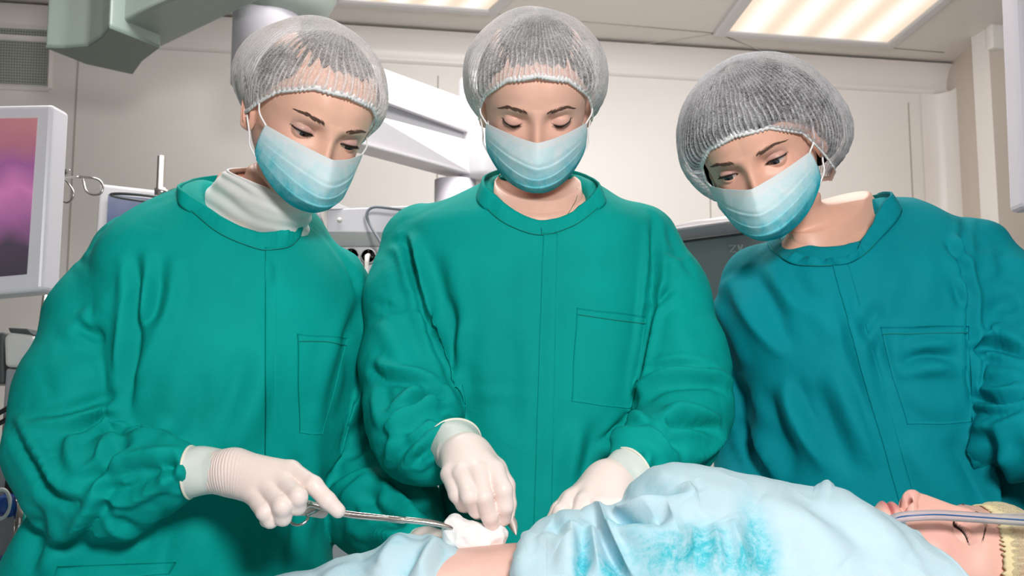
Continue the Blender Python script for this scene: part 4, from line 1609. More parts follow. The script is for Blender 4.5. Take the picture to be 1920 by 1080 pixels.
def add_cap(person, head, prm, m, mband, hair_m=None):
    na, nt = 360, 70
    al = np.linspace(-np.pi, np.pi, na, endpoint=False)
    E = cap_edge(prm, al)
    C = np.array(prm['c'])
    rad = np.array(prm['r'])
    g = E - C
    T, A = np.meshgrid(np.linspace(0, 1, nt) ** 0.9, al, indexing='ij')
    e0 = np.arctan2(g[:, 2], np.hypot(g[:, 0], g[:, 1]))[None] * np.ones_like(T)
    az = np.arctan2(g[:, 0], -g[:, 1])
    az = np.unwrap(az)[None] * np.ones_like(T)
    el = e0 + (np.pi / 2 - e0) * T
    D = np.stack([np.sin(az) * np.cos(el), -np.cos(az) * np.cos(el), np.sin(el)], -1)
    q = 1.0 / np.sqrt(((D / rad) ** 2).sum(-1))
    lob = np.ones_like(q)
    for dv, a_, w_ in prm.get('lobes', []):
        dv = np.array(dv, float) / np.linalg.norm(dv)
        lob += a_ * np.exp(-((1 - D @ dv) / w_))
    q = q * lob
    N = prm.get('n', 64) * 1.45
    wv = wnoise(D, 5.0, prm.get('seed', 1), 2)
    ph = az * N + 5.0 * wnoise(D, 3.2, prm.get('seed', 1) + 4, 2) + 3.0 * wnoise(D, 12, prm.get('seed', 1) + 6, 2)
    rip = np.sin(ph)
    amp = prm.get('amp', .0030) * (np.exp(-T / 0.35) * 0.85 + 0.22) * (1 - T) ** 0.3 * sstep(0, 0.05, T)
    amp *= 0.55 + 0.75 * np.clip(0.5 + wnoise(D, 6, prm.get('seed', 1) + 7, 2), 0, 1)
    q = q + amp * rip + .0025 * wv * sstep(0.05, 0.3, T)
    P = C + D * q[..., None]
    wgt = 1 - np.clip(1 - T / prm.get('rise', .16), 0, 1) ** 2
    P = E[None] * (1 - wgt[..., None]) + P * wgt[..., None]
    P += D * (.0014 * rip * (1 - wgt))[..., None]
    V = head.w(P.reshape(-1, 3))
    f = grid_faces(nt, na, wrap_v=True)
    V = np.vstack([V, V[-na:].mean(0)])
    for j in range(na):
        f.append(((nt - 1) * na + j, (nt - 1) * na + (j + 1) % na, len(V) - 1))
    o = link_mesh('hair_cap', V, f, m, person)
    pv = (np.clip(rip, 0, 1) ** 7) * (np.exp(-T / .5) * 0.9 + 0.12) + 0.25 * np.exp(-T / .05)
    for dv, a_, w_ in prm.get('dense', []):
        dv = np.array(dv, float) / np.linalg.norm(dv)
        pv = pv + a_ * np.exp(-((1 - D @ dv) / w_))
    pv = np.append(np.clip(pv, 0, 1).ravel(), 0)
    a = o.data.color_attributes.new('pleat', 'FLOAT_COLOR', 'POINT')
    a.data.foreach_set('color', np.stack([pv, pv, pv, np.ones_like(pv)], 1).astype(np.float32).ravel())
    # gathered elastic band
    n = 420
    a2 = np.linspace(-np.pi, np.pi, n, endpoint=False)
    E2 = cap_edge(prm, a2)
    out = E2 - np.array([0, 0, 0])[None]
    out = out / np.linalg.norm(out, axis=1)[:, None]
    g2 = np.random.default_rng(prm.get('seed', 1))
    zig = np.sin(a2 * 95 + 1.5 * np.sin(a2 * 9)) * (0.6 + 0.5 * np.sin(a2 * 17 + 1))
    rows = []
    bw = prm.get('bw', .0048)
    prof = [(-.9, .0003), (-.5, .0022), (0, .0028), (.6, .0020), (1.0, .0004), (.6, -.0008), (0, -.0006), (-.5, -.0006)]
    for pz, po in prof:
        rows.append(E2 + out * (po + .0011 * zig * (abs(pz)))[:, None] + np.array([0, 0, 1]) * (pz * bw * (0.85 + .45 * zig) + .0006 * zig)[:, None])
    V = head.w(np.array(rows).reshape(-1, 3))
    link_mesh('elastic_band', V, grid_faces(len(prof), n, wrap_u=True, wrap_v=True), mband, o)
    # hair under the cap
    if hair_m is not None:
        hp = prm['hair']
        nb, nh = 140, 40
        al = np.linspace(-np.pi, np.pi, nb, endpoint=False)
        z0 = np.interp(np.abs(al), np.radians(hp['az']), hp['z'])
        C2 = np.array(hp.get('c', (0, .006, .018)))
        r2 = np.array(hp.get('r', (.0885, .1150, .0985)))
        sz = np.clip((z0 - C2[2]) / r2[2], -.95, .98)
        e1 = np.arcsin(sz)
        T, A = np.meshgrid(np.linspace(0, 1, nh), al, indexing='ij')
        el = e1[None] + (np.pi / 2 - e1[None]) * T
        P = C2 + np.stack([r2[0] * np.sin(A) * np.cos(el), -r2[1] * np.cos(A) * np.cos(el), r2[2] * np.sin(el)], -1)
        for dv, a_, w_ in hp.get('lobes', []):
            dv = np.array(dv, float) / np.linalg.norm(dv)
            DD = P - C2
            nn = np.linalg.norm(DD, axis=-1, keepdims=True)
            P = P + DD * (a_ * np.exp(-((1 - (DD / nn) @ dv) / w_)))[..., None]
        nrm = (P - C2) / np.linalg.norm(P - C2, axis=-1, keepdims=True)
        P = P + nrm * (.0010 * np.sin(A * 31 + 6 * wnoise(P, 40, 4, 2)) * (1 - T) ** .5 - (.007 + .002 * wnoise(P, 60, 5, 2)) * np.exp(-T / .07))[..., None]
        V = head.w(P.reshape(-1, 3))
        V = np.vstack([V, V[-nb:].mean(0)])
        f = grid_faces(nh, nb, wrap_v=True)
        for j in range(nb):
            f.append(((nh - 1) * nb + j, (nh - 1) * nb + (j + 1) % nb, len(V) - 1))
        link_mesh('hair', V, f, hair_m, person)
    return o


def ring(L_, R_, F_, B_):
    return (np.asarray(F_, float), np.asarray(B_, float), np.asarray(L_, float), np.asarray(R_, float))


def trunk_rings(st, slope, rows, k=0.84):
    out = []
    for i in rows:
        l, r, py, yc, dh = st[i]
        Lp, Rp = at(l, py, yc), at(r, py, yc)
        c = (Lp + Rp) / 2
        a = (Rp[0] - Lp[0]) / 2 * k
        d = dh * k * 0.95
        out.append(ring(c + [-a, -slope * a, 0], c + [a, slope * a, 0], c + [0, -d, 0], c + [0, d, 0]))
    return out

# ------------------------------------------------------------------ the three gowned people: heads
EA = dict(up=.0006, low=-.0064, gaze=15, gx=6, brow=[(.015, .0185), (.026, .0205), (.036, .0225), (.047, .0215)], nl=44, lz=0.0)
EM = dict(up=-.0048, low=-.0072, gaze=28, brow=[(.013, .0165), (.026, .0200), (.038, .0215), (.049, .0165)], nl=40, lz=-0.1)
ER = dict(up=.0026, low=-.0056, gaze=10, gx=-6, brow=[(.015, .0175), (.026, .0190), (.037, .0205), (.049, .0175)], nl=36, lz=0.2)
HA = Head.eyes_at(616, 262, 1.40, 30, 32, 9, 1.06)
HM = Head.eyes_at(1007, 231, 1.47, 0, 36, 0, 1.06)
HR = Head.eyes_at(1408, 318, 1.42, -22, 32, -15, 1.06)

lowA = [ring(at(400, 385, 1.56), at(560, 420, 1.56), at(485, 425, 1.50), at(440, 350, 1.66))] + trunk_rings(ST_A, 0.22, (4, 6, 8, 11))
lowM = [ring(at(925, 358, 1.585), at(1092, 362, 1.585), at(1010, 398, 1.515), at(1010, 335, 1.68)),
        ring(at(880, 392, 1.61), at(1140, 396, 1.61), at(1012, 432, 1.515), at(1010, 372, 1.72))] + trunk_rings(ST_M, 0.0, (5, 7, 9, 12), 0.80)
lowR = [ring(at(1478, 430, 1.57), at(1640, 395, 1.59), at(1556, 456, 1.525), at(1600, 385, 1.68)),
        ring(at(1450, 480, 1.58), at(1710, 420, 1.60), at(1560, 505, 1.52), at(1600, 420, 1.72))] + trunk_rings(ST_R, -0.08, (5, 7, 9, 11), 0.80)

bA, bvhA, infA = build_body(HA, lowA, EA, tone=(0.85, 0.51, 0.385), shadow=(0.42, 0.27, 0.26))
bM, bvhM, infM = build_body(HM, lowM, EM, tone=(0.85, 0.51, 0.395), shadow=(0.70, 0.40, 0.34), liner=.8)
bR, bvhR, infR = build_body(HR, lowR, ER, tone=(0.80, 0.45, 0.335), shadow=(0.50, 0.30, 0.27), liner=.6)
for p, b in ((PA, bA), (PM, bM), (PR, bR)):
    parent_keep(b, p)
for p, h, i, e, bv in ((PA, HA, infA, EA, bvhA), (PM, HM, infM, EM, bvhM), (PR, HR, infR, ER, bvhR)):
    add_eyes(p, h, i, e, bv)
add_ears(PA, HA, (0.85, 0.51, 0.385))
add_ears(PM, HM, (0.85, 0.51, 0.395))
add_ears(PR, HR, (0.80, 0.45, 0.335))
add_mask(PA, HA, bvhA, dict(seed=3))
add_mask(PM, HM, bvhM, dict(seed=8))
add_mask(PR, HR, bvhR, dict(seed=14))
CAP_A = dict(eaz=[0, 30, 60, 90, 130, 180], ez=[.063, .057, .032, -.012, -.045, -.060], c=(0, .020, .036), r=(.092, .132, .091), n=56, seed=2,
             lobes=[((-.45, .85, -.2), .24, .16)], dense=[((-.8, .55, -.2), .55, .16)], hair=dict(az=[0, 40, 70, 100, 180], z=[.084, .072, .034, -.02, -.05], r=(.083, .113, .0985)))
CAP_M = dict(eaz=[0, 30, 60, 90, 130, 180], ez=[.068, .058, .026, -.026, -.045, -.060], c=(0, .014, .036), r=(.098, .118, .088), n=62, seed=5,
             lobes=[((.9, .2, -.5), .10, .10), ((-.9, .2, -.5), .10, .10)], dense=[((.9, 0, -.2), .5, .12), ((-.95, .1, -.1), .35, .12)], hair=dict(az=[0, 40, 70, 100, 180], z=[.080, .064, .028, -.02, -.05], r=(.083, .1145, .0985)))
CAP_R = dict(eaz=[0, 30, 60, 90, 130, 180], ez=[.052, .044, .014, -.055, -.092, -.100], c=(0, .022, .020), r=(.107, .138, .101), n=70, seed=9, amp=.0028,
             lobes=[((.85, .35, -.55), .24, .12), ((-.85, .35, -.6), .20, .12)], dense=[((.85, .45, -.05), .7, .06)], hair=dict(az=[0, 40, 70, 100, 180], z=[.054, .046, .018, -.055, -.09], c=(0, .013, .022), r=(.098, .124, .0955), lobes=[((.85, .35, -.55), .22, .12), ((-.85, .35, -.6), .18, .12)]))
add_cap(PA, HA, CAP_A, M['cap_left'], M['cap_band'], M['hair'])
add_cap(PM, HM, CAP_M, M['cap_white'], M['cap_band'], M['hair'])
add_cap(PR, HR, CAP_R, M['cap_sheer'], M['cap_band'], M['hair'])

# ------------------------------------------------------------------ collars, plackets, pockets, turtleneck, necklace
def on(bv, px, py, Y, lift=0.001):
    c, n = cast(bv, px, py)
    if c is None or abs(c[1] - Y) > 0.16:
        return at(px, py, Y)
    return c + n * lift


def collar(gown, bv, base, top, back_b, back_t, m, wob, seed, lift=-0.0025):
    b = [on(bv, *p, lift=lift) for p in base] + [at(*p) for p in back_b]
    t = []
    for i, p in enumerate(top):
        q = on(bv, *base[i])
        t.append(at(p[0], p[1], q[1] + p[2]))
    t += [at(*p) for p in back_t]
    return band(b, t, 220, 0.0028, 'collar', m, gown, wob, seed)


collar(GM, bvM, [(893, 367, 1.59), (925, 404, 1.54), (965, 428, 1.51), (1015, 441, 1.50), (1070, 426, 1.51), (1110, 400, 1.54), (1136, 372, 1.59)],
       [(906, 337, 0), (936, 372, 0.004), (972, 398, 0.006), (1015, 413, 0.006), (1063, 402, 0.006), (1096, 378, 0.004), (1122, 345, 0)],
       [(1090, 342, 1.70), (1010, 332, 1.73), (930, 336, 1.70)], [(1084, 322, 1.69), (1010, 312, 1.72), (938, 317, 1.69)], M['gown_mid'], .0012, 3)
collar(GA, bvA, [(333, 372, 1.58), (367, 404, 1.54), (413, 440, 1.49), (480, 467, 1.46), (515, 469, 1.46), (550, 459, 1.49), (568, 424, 1.55)],
       [(338, 350, 0), (380, 382, 0.004), (427, 412, 0.006), (477, 433, 0.008), (520, 433, 0.008), (553, 418, 0.006), (574, 401, 0)],
       [(545, 392, 1.66), (450, 352, 1.70), (375, 346, 1.67)], [(545, 380, 1.66), (450, 335, 1.69), (378, 332, 1.66)], M['gown_green'], .0014, 5)
collar(GR, bvR, [(1441, 455, 1.60), (1466, 484, 1.55), (1500, 498, 1.52), (1559, 499, 1.51), (1604, 489, 1.52), (1644, 455, 1.54), (1690, 395, 1.60)],
       [(1458, 443, 0), (1488, 466, 0.002), (1514, 480, 0.000), (1556, 484, 0.000), (1600, 474, 0.000), (1622, 440, 0.002), (1667, 364, 0)],
       [(1640, 378, 1.70), (1560, 385, 1.73), (1480, 410, 1.69)], [(1630, 366, 1.69), (1560, 372, 1.72), (1485, 400, 1.68)], M['gown_teal'], .0030, 8, 0.001)

patch(bvM, [(1019, 437), (1046, 437), (1034, 1010), (1000, 1010)], 8, 70, .0016, 'placket', M['gown_mid'], GM, taper=True)
patch(bvM, [(1081, 577), (1211, 594), (1188, 767), (1071, 753)], 30, 36, .0007, 'pocket', M['gown_mid'], GM, wob=.8)
patch(bvA, [(497, 464), (520, 464), (516, 864), (496, 864)], 8, 60, .0014, 'placket', M['gown_green'], GA, taper=True)
patch(bvA, [(557, 626), (652, 634), (604, 815), (561, 812)], 26, 40, .0007, 'pocket', M['gown_green'], GA, wob=.8)
patch(bvA, [(107, 1062), (331, 1054), (318, 1076), (98, 1090)], 30, 8, .0010, 'pocket', M['gown_green'], GA)
patch(bvR, [(1650, 613), (1817, 611), (1824, 792), (1700, 796)], 30, 36, .0008, 'pocket', M['gown_teal'], GR, wob=1.0)
for i in range(1):
    q = [(1561, 505), (1578, 620), (1608, 717), (1640, 805), (1690, 945)]
    for a_, b_ in zip(q[:-1], q[1:]):
        pass
patch(bvR, [(1560, 494), (1591, 494), (1720, 950), (1688, 950)], 8, 60, .0014, 'placket', M['gown_teal'], GR, taper=True)


def stitches(bv, pts, name, parent):
    """Line of sewing thread lying on the cloth."""
    P = spline(np.array(pts, float), 60)
    out = []
    for p in P:
        c, n = cast(bv, *p)
        if c is not None:
            out.append(c + n * (0.0022 if n @ (np.array([0, 0, CAM_Z]) - c) > 0 else -0.0022))
    return MB().tube(out, .0005, 5).build(name, M['thread'], parent)


for bv, g, pts in ((bvM, GM, [(1083, 590), (1150, 600), (1208, 607)]),
                   (bvA, GA, [(560, 640), (610, 641), (648, 648)]),
                   (bvR, GR, [(1654, 627), (1740, 626), (1816, 624)])):
    stitches(bv, pts, 'stitching', g)

for bv, g, pts in ((bvM, GM, [(893, 367), (925, 404), (965, 428), (1015, 441), (1070, 426), (1110, 400), (1136, 374)]), (bvM, GM, [(1016, 439), (1015, 428)]),
                   (bvA, GA, [(334, 373), (367, 404), (413, 440), (480, 467), (515, 469), (550, 459), (566, 426)]),
                   (bvR, GR, [(1443, 457), (1466, 484), (1500, 498), (1559, 499), (1604, 489), (1644, 455), (1688, 396)])):
    stitches(bv, pts, 'collar_seam', g)

# white turtleneck
def loop4(L_, F_, R_, B_):
    return [np.array(L_), (np.array(L_) + np.array(F_)) / 2 + 0.16 * ((np.array(F_) + np.array(L_)) / 2 - (np.array(R_) + np.array(B_)) / 2), np.array(F_),
            (np.array(F_) + np.array(R_)) / 2 + 0.16 * ((np.array(F_) + np.array(R_)) / 2 - (np.array(L_) + np.array(B_)) / 2), np.array(R_), np.array(B_)]


lv = [loop4(at(428, 318, 1.515), at(528, 362, 1.450), at(584, 360, 1.49), at(500, 318, 1.585)),
      loop4(at(420, 325, 1.52), at(520, 378, 1.453), at(585, 372, 1.50), at(490, 325, 1.60)),
      loop4(at(402, 345, 1.53), at(510, 408, 1.464), at(580, 392, 1.52), at(480, 335, 1.62)),
      loop4(at(375, 362, 1.545), at(498, 432, 1.480), at(572, 412, 1.54), at(465, 345, 1.65)),
      loop4(at(345, 380, 1.56), at(488, 458, 1.497), at(572, 430, 1.55), at(450, 350, 1.68)),
      loop4(at(325, 410, 1.58), at(480, 485, 1.515), at(575, 450, 1.56), at(440, 370, 1.70))]
lv = np.array(lv)
k_, n_ = 6, 120
rows = []
for a_ in lv:
    Q_ = np.vstack([a_[-1:], a_, a_[:2]])
    rows.append(crom(Q_, np.linspace(0, k_, n_, endpoint=False)))
rows = np.array(rows)
fine = spline(rows.reshape(len(rows), -1), 60).reshape(60, n_, 3)
cen = fine.mean(1, keepdims=True)
od = fine - cen
od /= np.linalg.norm(od, axis=2, keepdims=True)
vv = np.linspace(0, 1, 60)[:, None]
aa = np.linspace(0, 2 * np.pi, n_, endpoint=False)[None]
rip = .0016 * np.sin(vv * 34 + 2.2 * np.sin(aa + .5) + .8 * np.sin(3 * aa)) * (0.4 + .6 * np.sin(aa * 1.0 + 1) ** 2) + .0030 * np.exp(-((vv - .30) / .05) ** 2) - .003 * np.exp(-vv / .02)
rip += .0008 * wnoise(fine, 60, 5, 2)
fine = fine + od * rip[..., None]
tn = link_mesh('turtleneck', fine.reshape(-1, 3), grid_faces(60, n_, wrap_v=True), M['turtle'], PA)
so = tn.modifiers.new('thickness', 'SOLIDIFY')
so.thickness = .0015

# thin chain on the middle person's neck
pts = []
for px, py in ((1084, 352), (1080, 372), (1073, 388), (1064, 402), (1054, 416)):
    d = Vector(tuple(at(px, py, 1.0) - np.array([0, 0, CAM_Z]))).normalized()
    dg = None
    hit = BVHTree.FromPolygons([tuple(v.co) for v in bM.data.vertices], [tuple(p.vertices) for p in bM.data.polygons]) if not pts else hit
    h_ = hit.ray_cast(Vector((0, 0, CAM_Z)), d)
    if h_[0] is not None:
        pts.append(np.array(h_[0]) + np.array(h_[1]) * 0.0008)
if len(pts) > 2:
    MB().tube(spline(np.array(pts), 30), .0007, 6).build('necklace', M['necklace'], PM)

# ------------------------------------------------------------------ gloved hands
def glove_mat():
    m = mat('glove', (0.90, 0.76, 0.71), 0.42, spec=0.35, sss=0.10)
    t = NT(m)
    v = t.obj()
    t.bump(t.math('ADD', t.noise(130, 4, 0.6, v, 0.6), t.math('MULTIPLY', t.noise(700, 2, 0.5, v), 0.2)), 0.22, 0.0015)
    return m


M['glove'] = glove_mat()
M['glove_cuff'] = mat('glove_cuff', (0.66, 0.72, 0.67), 0.45, spec=0.3)
t_ = NT(M['glove_cuff'])
t_.bump(t_.noise(90, 4, 0.6, t_.obj(), 0.6), 0.3, 0.002)
M['glove_rim'] = mat('glove_rim', (0.86, 0.82, 0.70), 0.45)


def hand(name, parent, palm, fingers, cuff, h=0.0017, wr=(0, 0, 0), seed=0):
    """Glove: palm is a list of tapered links, fingers are joint chains; all joints (px, py, depth, radius)."""
    def J(p):
        return at(p[0], p[1], p[2]), p[3]
    pts = [J(p)[0] for f in fingers for p in f] + [J(p)[0] for l in palm for p in l]
    lo, hi = np.min(pts, 0) - 0.04, np.max(pts, 0) + 0.04
    P = grid_points(lo, hi, h)
    Fp = None
    for l in palm:
        (a, ra), (b, rb) = J(l[0]), J(l[1])
        c = sd_cone(P, a, b, ra, rb)
        Fp = c if Fp is None else smin(Fp, c, 0.012)
    fs = []
    for f in fingers:
        d = None
        jj = [J(p) for p in f]
        for (a, ra), (b, rb) in zip(jj[:-1], jj[1:]):
            c = sd_cone(P, a, b, ra, rb)
            d = c if d is None else smin(d, c, 0.0035)
        fs.append(d)
    G = None
    for d in fs:
        G = d if G is None else smin(G, d, 0.0006)
    Fp = smin(Fp, G, 0.0050)
    V, Q = surface_nets(Fp, lo, h)
    V = relax(V, Q, 2, 0.5)
    V, Q = split_quads(V, Q)
    V = relax(V, Q, 1, 0.4)
    # stretched latex: fine rings of creases near the wrist, small wrinkles elsewhere
    N = vnormals(V, Q)
    a0, a1 = at(*wr[0]), at(*wr[1])
    ax = (a1 - a0) / np.linalg.norm(a1 - a0)
    s = (V - a0) @ ax
    wz = np.exp(-((s - wr[2]) / .022) ** 2)
    nn = wnoise(V, 60, seed + 1, 2)
    d = .00042 * wz * (0.4 + nn) * np.sin(s * 1500 + 9 * wnoise(V, 35, seed, 2)) + .0009 * wz * nn + .0003 * wnoise(V, 130, seed + 3, 2)
    V = V + N * d[:, None]
    o = link_mesh(name, V, Q, M['glove'], parent)
    cc = [J(p) for p in cuff]
    C = spline(np.array([np.append(p, r) for p, r in cc]), 30)
    T, Nn, B = frames(C[:, :3])
    n = 64
    a = np.linspace(0, 2 * np.pi, n, endpoint=False)
    rr = C[:, 3][:, None] + .0010 * np.sin(3 * a[None] + 6 * np.linspace(0, 1, 30)[:, None]) + .0012 * wnoise(np.stack([np.cos(a)[None] * np.ones((30, 1)), np.sin(a)[None] * np.ones((30, 1)), np.linspace(0, 1.5, 30)[:, None] * np.ones((1, n))], -1), 3.0, seed + 6, 2)
    ringv = C[:, None, :3] + rr[..., None] * (np.cos(a)[None, :, None] * Nn[:, None] + np.sin(a)[None, :, None] * B[:, None])
    cu = link_mesh('cuff', ringv.reshape(-1, 3), grid_faces(30, n, wrap_v=True), M['glove_cuff'], o)
    so = cu.modifiers.new('thickness', 'SOLIDIFY')
    so.thickness = .0008
    MB().tube(ringv[0], .0017, 8, closed=True).build('rim', M['glove_rim'], o)
    return o


gAr = hand('glove', PA,
           [[(405, 884, 1.335, .0275), (440, 884, 1.325, .025)], [(440, 880, 1.325, .0235), (545, 884, 1.305, .0130)], [(440, 885, 1.32, .0235), (528, 906, 1.292, .0125)],
            [(440, 890, 1.325, .0225), (503, 921, 1.288, .0120)], [(435, 895, 1.33, .0205), (474, 927, 1.295, .0115)], [(430, 890, 1.345, .022), (470, 918, 1.345, .015)]],
           [[(545, 884, 1.305, .0130), (588, 910, 1.280, .0112), (614, 938, 1.275, .0102), (634, 958, 1.276, .0088)],
            [(528, 906, 1.292, .0125), (559, 931, 1.258, .0112), (557, 949, 1.268, .0104), (540, 946, 1.288, .0092)],
            [(503, 921, 1.288, .0120), (529, 949, 1.255, .0112), (530, 970, 1.266, .0102), (512, 966, 1.286, .0090)],
            [(474, 927, 1.295, .0115), (496, 960, 1.264, .0102), (507, 976, 1.270, .0090), (499, 976, 1.288, .0080)],
            [(470, 918, 1.345, .015), (515, 938, 1.345, .0125), (562, 950, 1.338, .0105), (603, 959, 1.325, .0086)]],
           [(357, 884, 1.337, .0318), (375, 884, 1.336, .0302), (398, 884, 1.335, .0283), (425, 884, 1.33, .0262)], wr=((360, 884, 1.337), (540, 890, 1.31), .045), seed=1)
gMr = hand('glove', PM,
           [[(858, 848, 1.395, .0275), (876, 856, 1.37, .0270)], [(878, 856, 1.37, .0260), (926, 884, 1.322, .0135)], [(876, 858, 1.365, .0255), (897, 888, 1.313, .0130)],
            [(872, 860, 1.365, .0255), (868, 892, 1.318, .0125)], [(868, 862, 1.37, .0245), (845, 890, 1.333, .0120)], [(895, 860, 1.37, .020), (928, 880, 1.355, .0145)]],
           [[(926, 884, 1.322, .0135), (943, 918, 1.298, .0116), (946, 950, 1.302, .0106), (945, 972, 1.312, .0092)],
            [(897, 888, 1.313, .0130), (907, 932, 1.290, .0112), (918, 968, 1.300, .0102), (926, 994, 1.312, .0088)],
            [(868, 892, 1.318, .0125), (880, 930, 1.290, .0110), (893, 955, 1.308, .0100), (896, 962, 1.326, .0090)],
            [(845, 890, 1.333, .0120), (857, 926, 1.306, .0103), (869, 946, 1.320, .0093), (878, 950, 1.336, .0085)],
            [(928, 880, 1.355, .0145), (948, 910, 1.352, .0120), (953, 945, 1.338, .0102), (952, 972, 1.328, .0086)]],
           [(852, 832, 1.425, .0345), (858, 840, 1.408, .0335), (866, 850, 1.390, .0310), (876, 860, 1.368, .0275)], wr=((850, 838, 1.412), (900, 890, 1.32), .03), seed=4)
gMl = hand('glove', PM,
           [[(1160, 898, 1.352, .0280), (1140, 908, 1.340, .0275)], [(1140, 905, 1.345, .0240), (1074, 938, 1.322, .0130)], [(1138, 908, 1.340, .0245), (1098, 944, 1.300, .0130)],
            [(1142, 912, 1.335, .0245), (1126, 948, 1.290, .0125)], [(1150, 914, 1.335, .0240), (1152, 948, 1.292, .0120)], [(1120, 912, 1.355, .020), (1072, 940, 1.350, .0145)]],
           [[(1074, 938, 1.322, .0130), (1054, 962, 1.300, .0114), (1044, 990, 1.297, .0102), (1040, 1008, 1.302, .0090)],
            [(1098, 944, 1.300, .0130), (1084, 975, 1.275, .0112), (1076, 1005, 1.275, .0102), (1072, 1025, 1.280, .0090)],
            [(1126, 948, 1.290, .0125), (1116, 978, 1.265, .0110), (1110, 1008, 1.265, .0100), (1108, 1028, 1.270, .0088)],
            [(1152, 948, 1.292, .0120), (1148, 975, 1.270, .0102), (1144, 1000, 1.268, .0093), (1142, 1015, 1.272, .0085)],
            [(1072, 940, 1.350, .0145), (1050, 958, 1.345, .0120), (1034, 985, 1.335, .0102), (1028, 1005, 1.33, .0088)]],
           [(1182, 884, 1.362, .0325), (1176, 888, 1.358, .0315), (1163, 896, 1.352, .0300), (1146, 906, 1.342, .0280)], wr=((1182, 884, 1.362), (1110, 930, 1.31), .042), seed=7)
gAl = hand('glove', PA,
           [[(800, 1026, 1.43, .0275), (825, 1034, 1.41, .0260)], [(825, 1034, 1.41, .0230), (872, 1052, 1.385, .0125)], [(822, 1038, 1.405, .0230), (864, 1062, 1.375, .0125)],
            [(820, 1042, 1.40, .0225), (852, 1072, 1.37, .0120)], [(818, 1044, 1.40, .0215), (838, 1080, 1.37, .0115)], [(830, 1028, 1.42, .018), (865, 1040, 1.41, .0140)]],
           [[(872, 1052, 1.385, .0125), (905, 1062, 1.37, .0110), (930, 1072, 1.365, .0100), (948, 1080, 1.365, .0088)],
            [(864, 1062, 1.375, .0125), (895, 1080, 1.36, .0110), (918, 1092, 1.355, .0100), (935, 1100, 1.355, .0088)],
            [(852, 1072, 1.37, .0120), (880, 1094, 1.355, .0108), (900, 1108, 1.35, .0098), (915, 1116, 1.35, .0086)],
            [(838, 1080, 1.37, .0115), (858, 1100, 1.36, .0100), (872, 1114, 1.355, .0092), (882, 1122, 1.355, .0082)],
            [(865, 1040, 1.41, .0140), (892, 1044, 1.405, .0118), (915, 1052, 1.40, .0102), (930, 1060, 1.395, .0088)]],
           [(784, 1027, 1.456, .0310), (790, 1029, 1.448, .0308), (803, 1032, 1.435, .0296), (820, 1038, 1.415, .0278)], wr=((778, 1022, 1.452), (860, 1050, 1.39), .04), seed=10)

fl_ = lambda l: [(2030 + 1182 - p[0], p[1] - 14, p[2] - .02, p[3]) for p in l]
gRl = hand('glove', PR, [fl_(l) for l in [[(1160, 898, 1.352, .0280), (1140, 908, 1.340, .0275)], [(1140, 905, 1.345, .0240), (1074, 938, 1.322, .0130)], [(1138, 908, 1.340, .0245), (1098, 944, 1.300, .0130)],
                        [(1142, 912, 1.335, .0245), (1126, 948, 1.290, .0125)], [(1150, 914, 1.335, .0240), (1152, 948, 1.292, .0120)], [(1120, 912, 1.355, .020), (1072, 940, 1.350, .0145)]]],
           [fl_(l) for l in [[(1074, 938, 1.322, .0130), (1054, 962, 1.300, .0114), (1044, 990, 1.297, .0102), (1040, 1008, 1.302, .0090)],
            [(1098, 944, 1.300, .0130), (1084, 975, 1.275, .0112), (1076, 1005, 1.275, .0102), (1072, 1025, 1.280, .0090)],
            [(1126, 948, 1.290, .0125), (1116, 978, 1.265, .0110), (1110, 1008, 1.265, .0100), (1108, 1028, 1.270, .0088)],
            [(1152, 948, 1.292, .0120), (1148, 975, 1.270, .0102), (1144, 1000, 1.268, .0093), (1142, 1015, 1.272, .0085)],
            [(1072, 940, 1.350, .0145), (1050, 958, 1.345, .0120), (1034, 985, 1.335, .0102), (1028, 1005, 1.33, .0088)]]],
           fl_([(1182, 884, 1.362, .0325), (1176, 888, 1.358, .0315), (1163, 896, 1.352, .0300), (1146, 906, 1.342, .0280)]), wr=tuple(q[:3] for q in fl_([(1182, 884, 1.362, 0), (1110, 930, 1.31, 0)])) + (.042,), seed=12)

# ------------------------------------------------------------------ patient
PATIENT = tag(empty('person', (0.1, 1.28, 0.80)), 'patient lying on the back with closed eyes, yellow cap and bare belly', 'person')
HP = Head((0, 0, 0), 0, 0, 0, 1.05)
tilt = R(-10)
base_rot = np.array([[0, 0, 1.0], [-1, 0, 0], [0, -1, 0]])
HP.rot = np.array(Matrix.Rotation(R(10), 3, 'X')) @ base_rot
HP.rot = np.array(Matrix.Rotation(R(2), 3, 'Y')) @ HP.rot
HP.loc = at(1776, 1113, 1.28)


def prow(x, zf, zb, wd, y=1.28):
    zm = zb + (zf - zb) * 0.45
    return ring((x, y + wd, zm), (x, y - wd, zm), (x, y, zf), (x, y, zb))


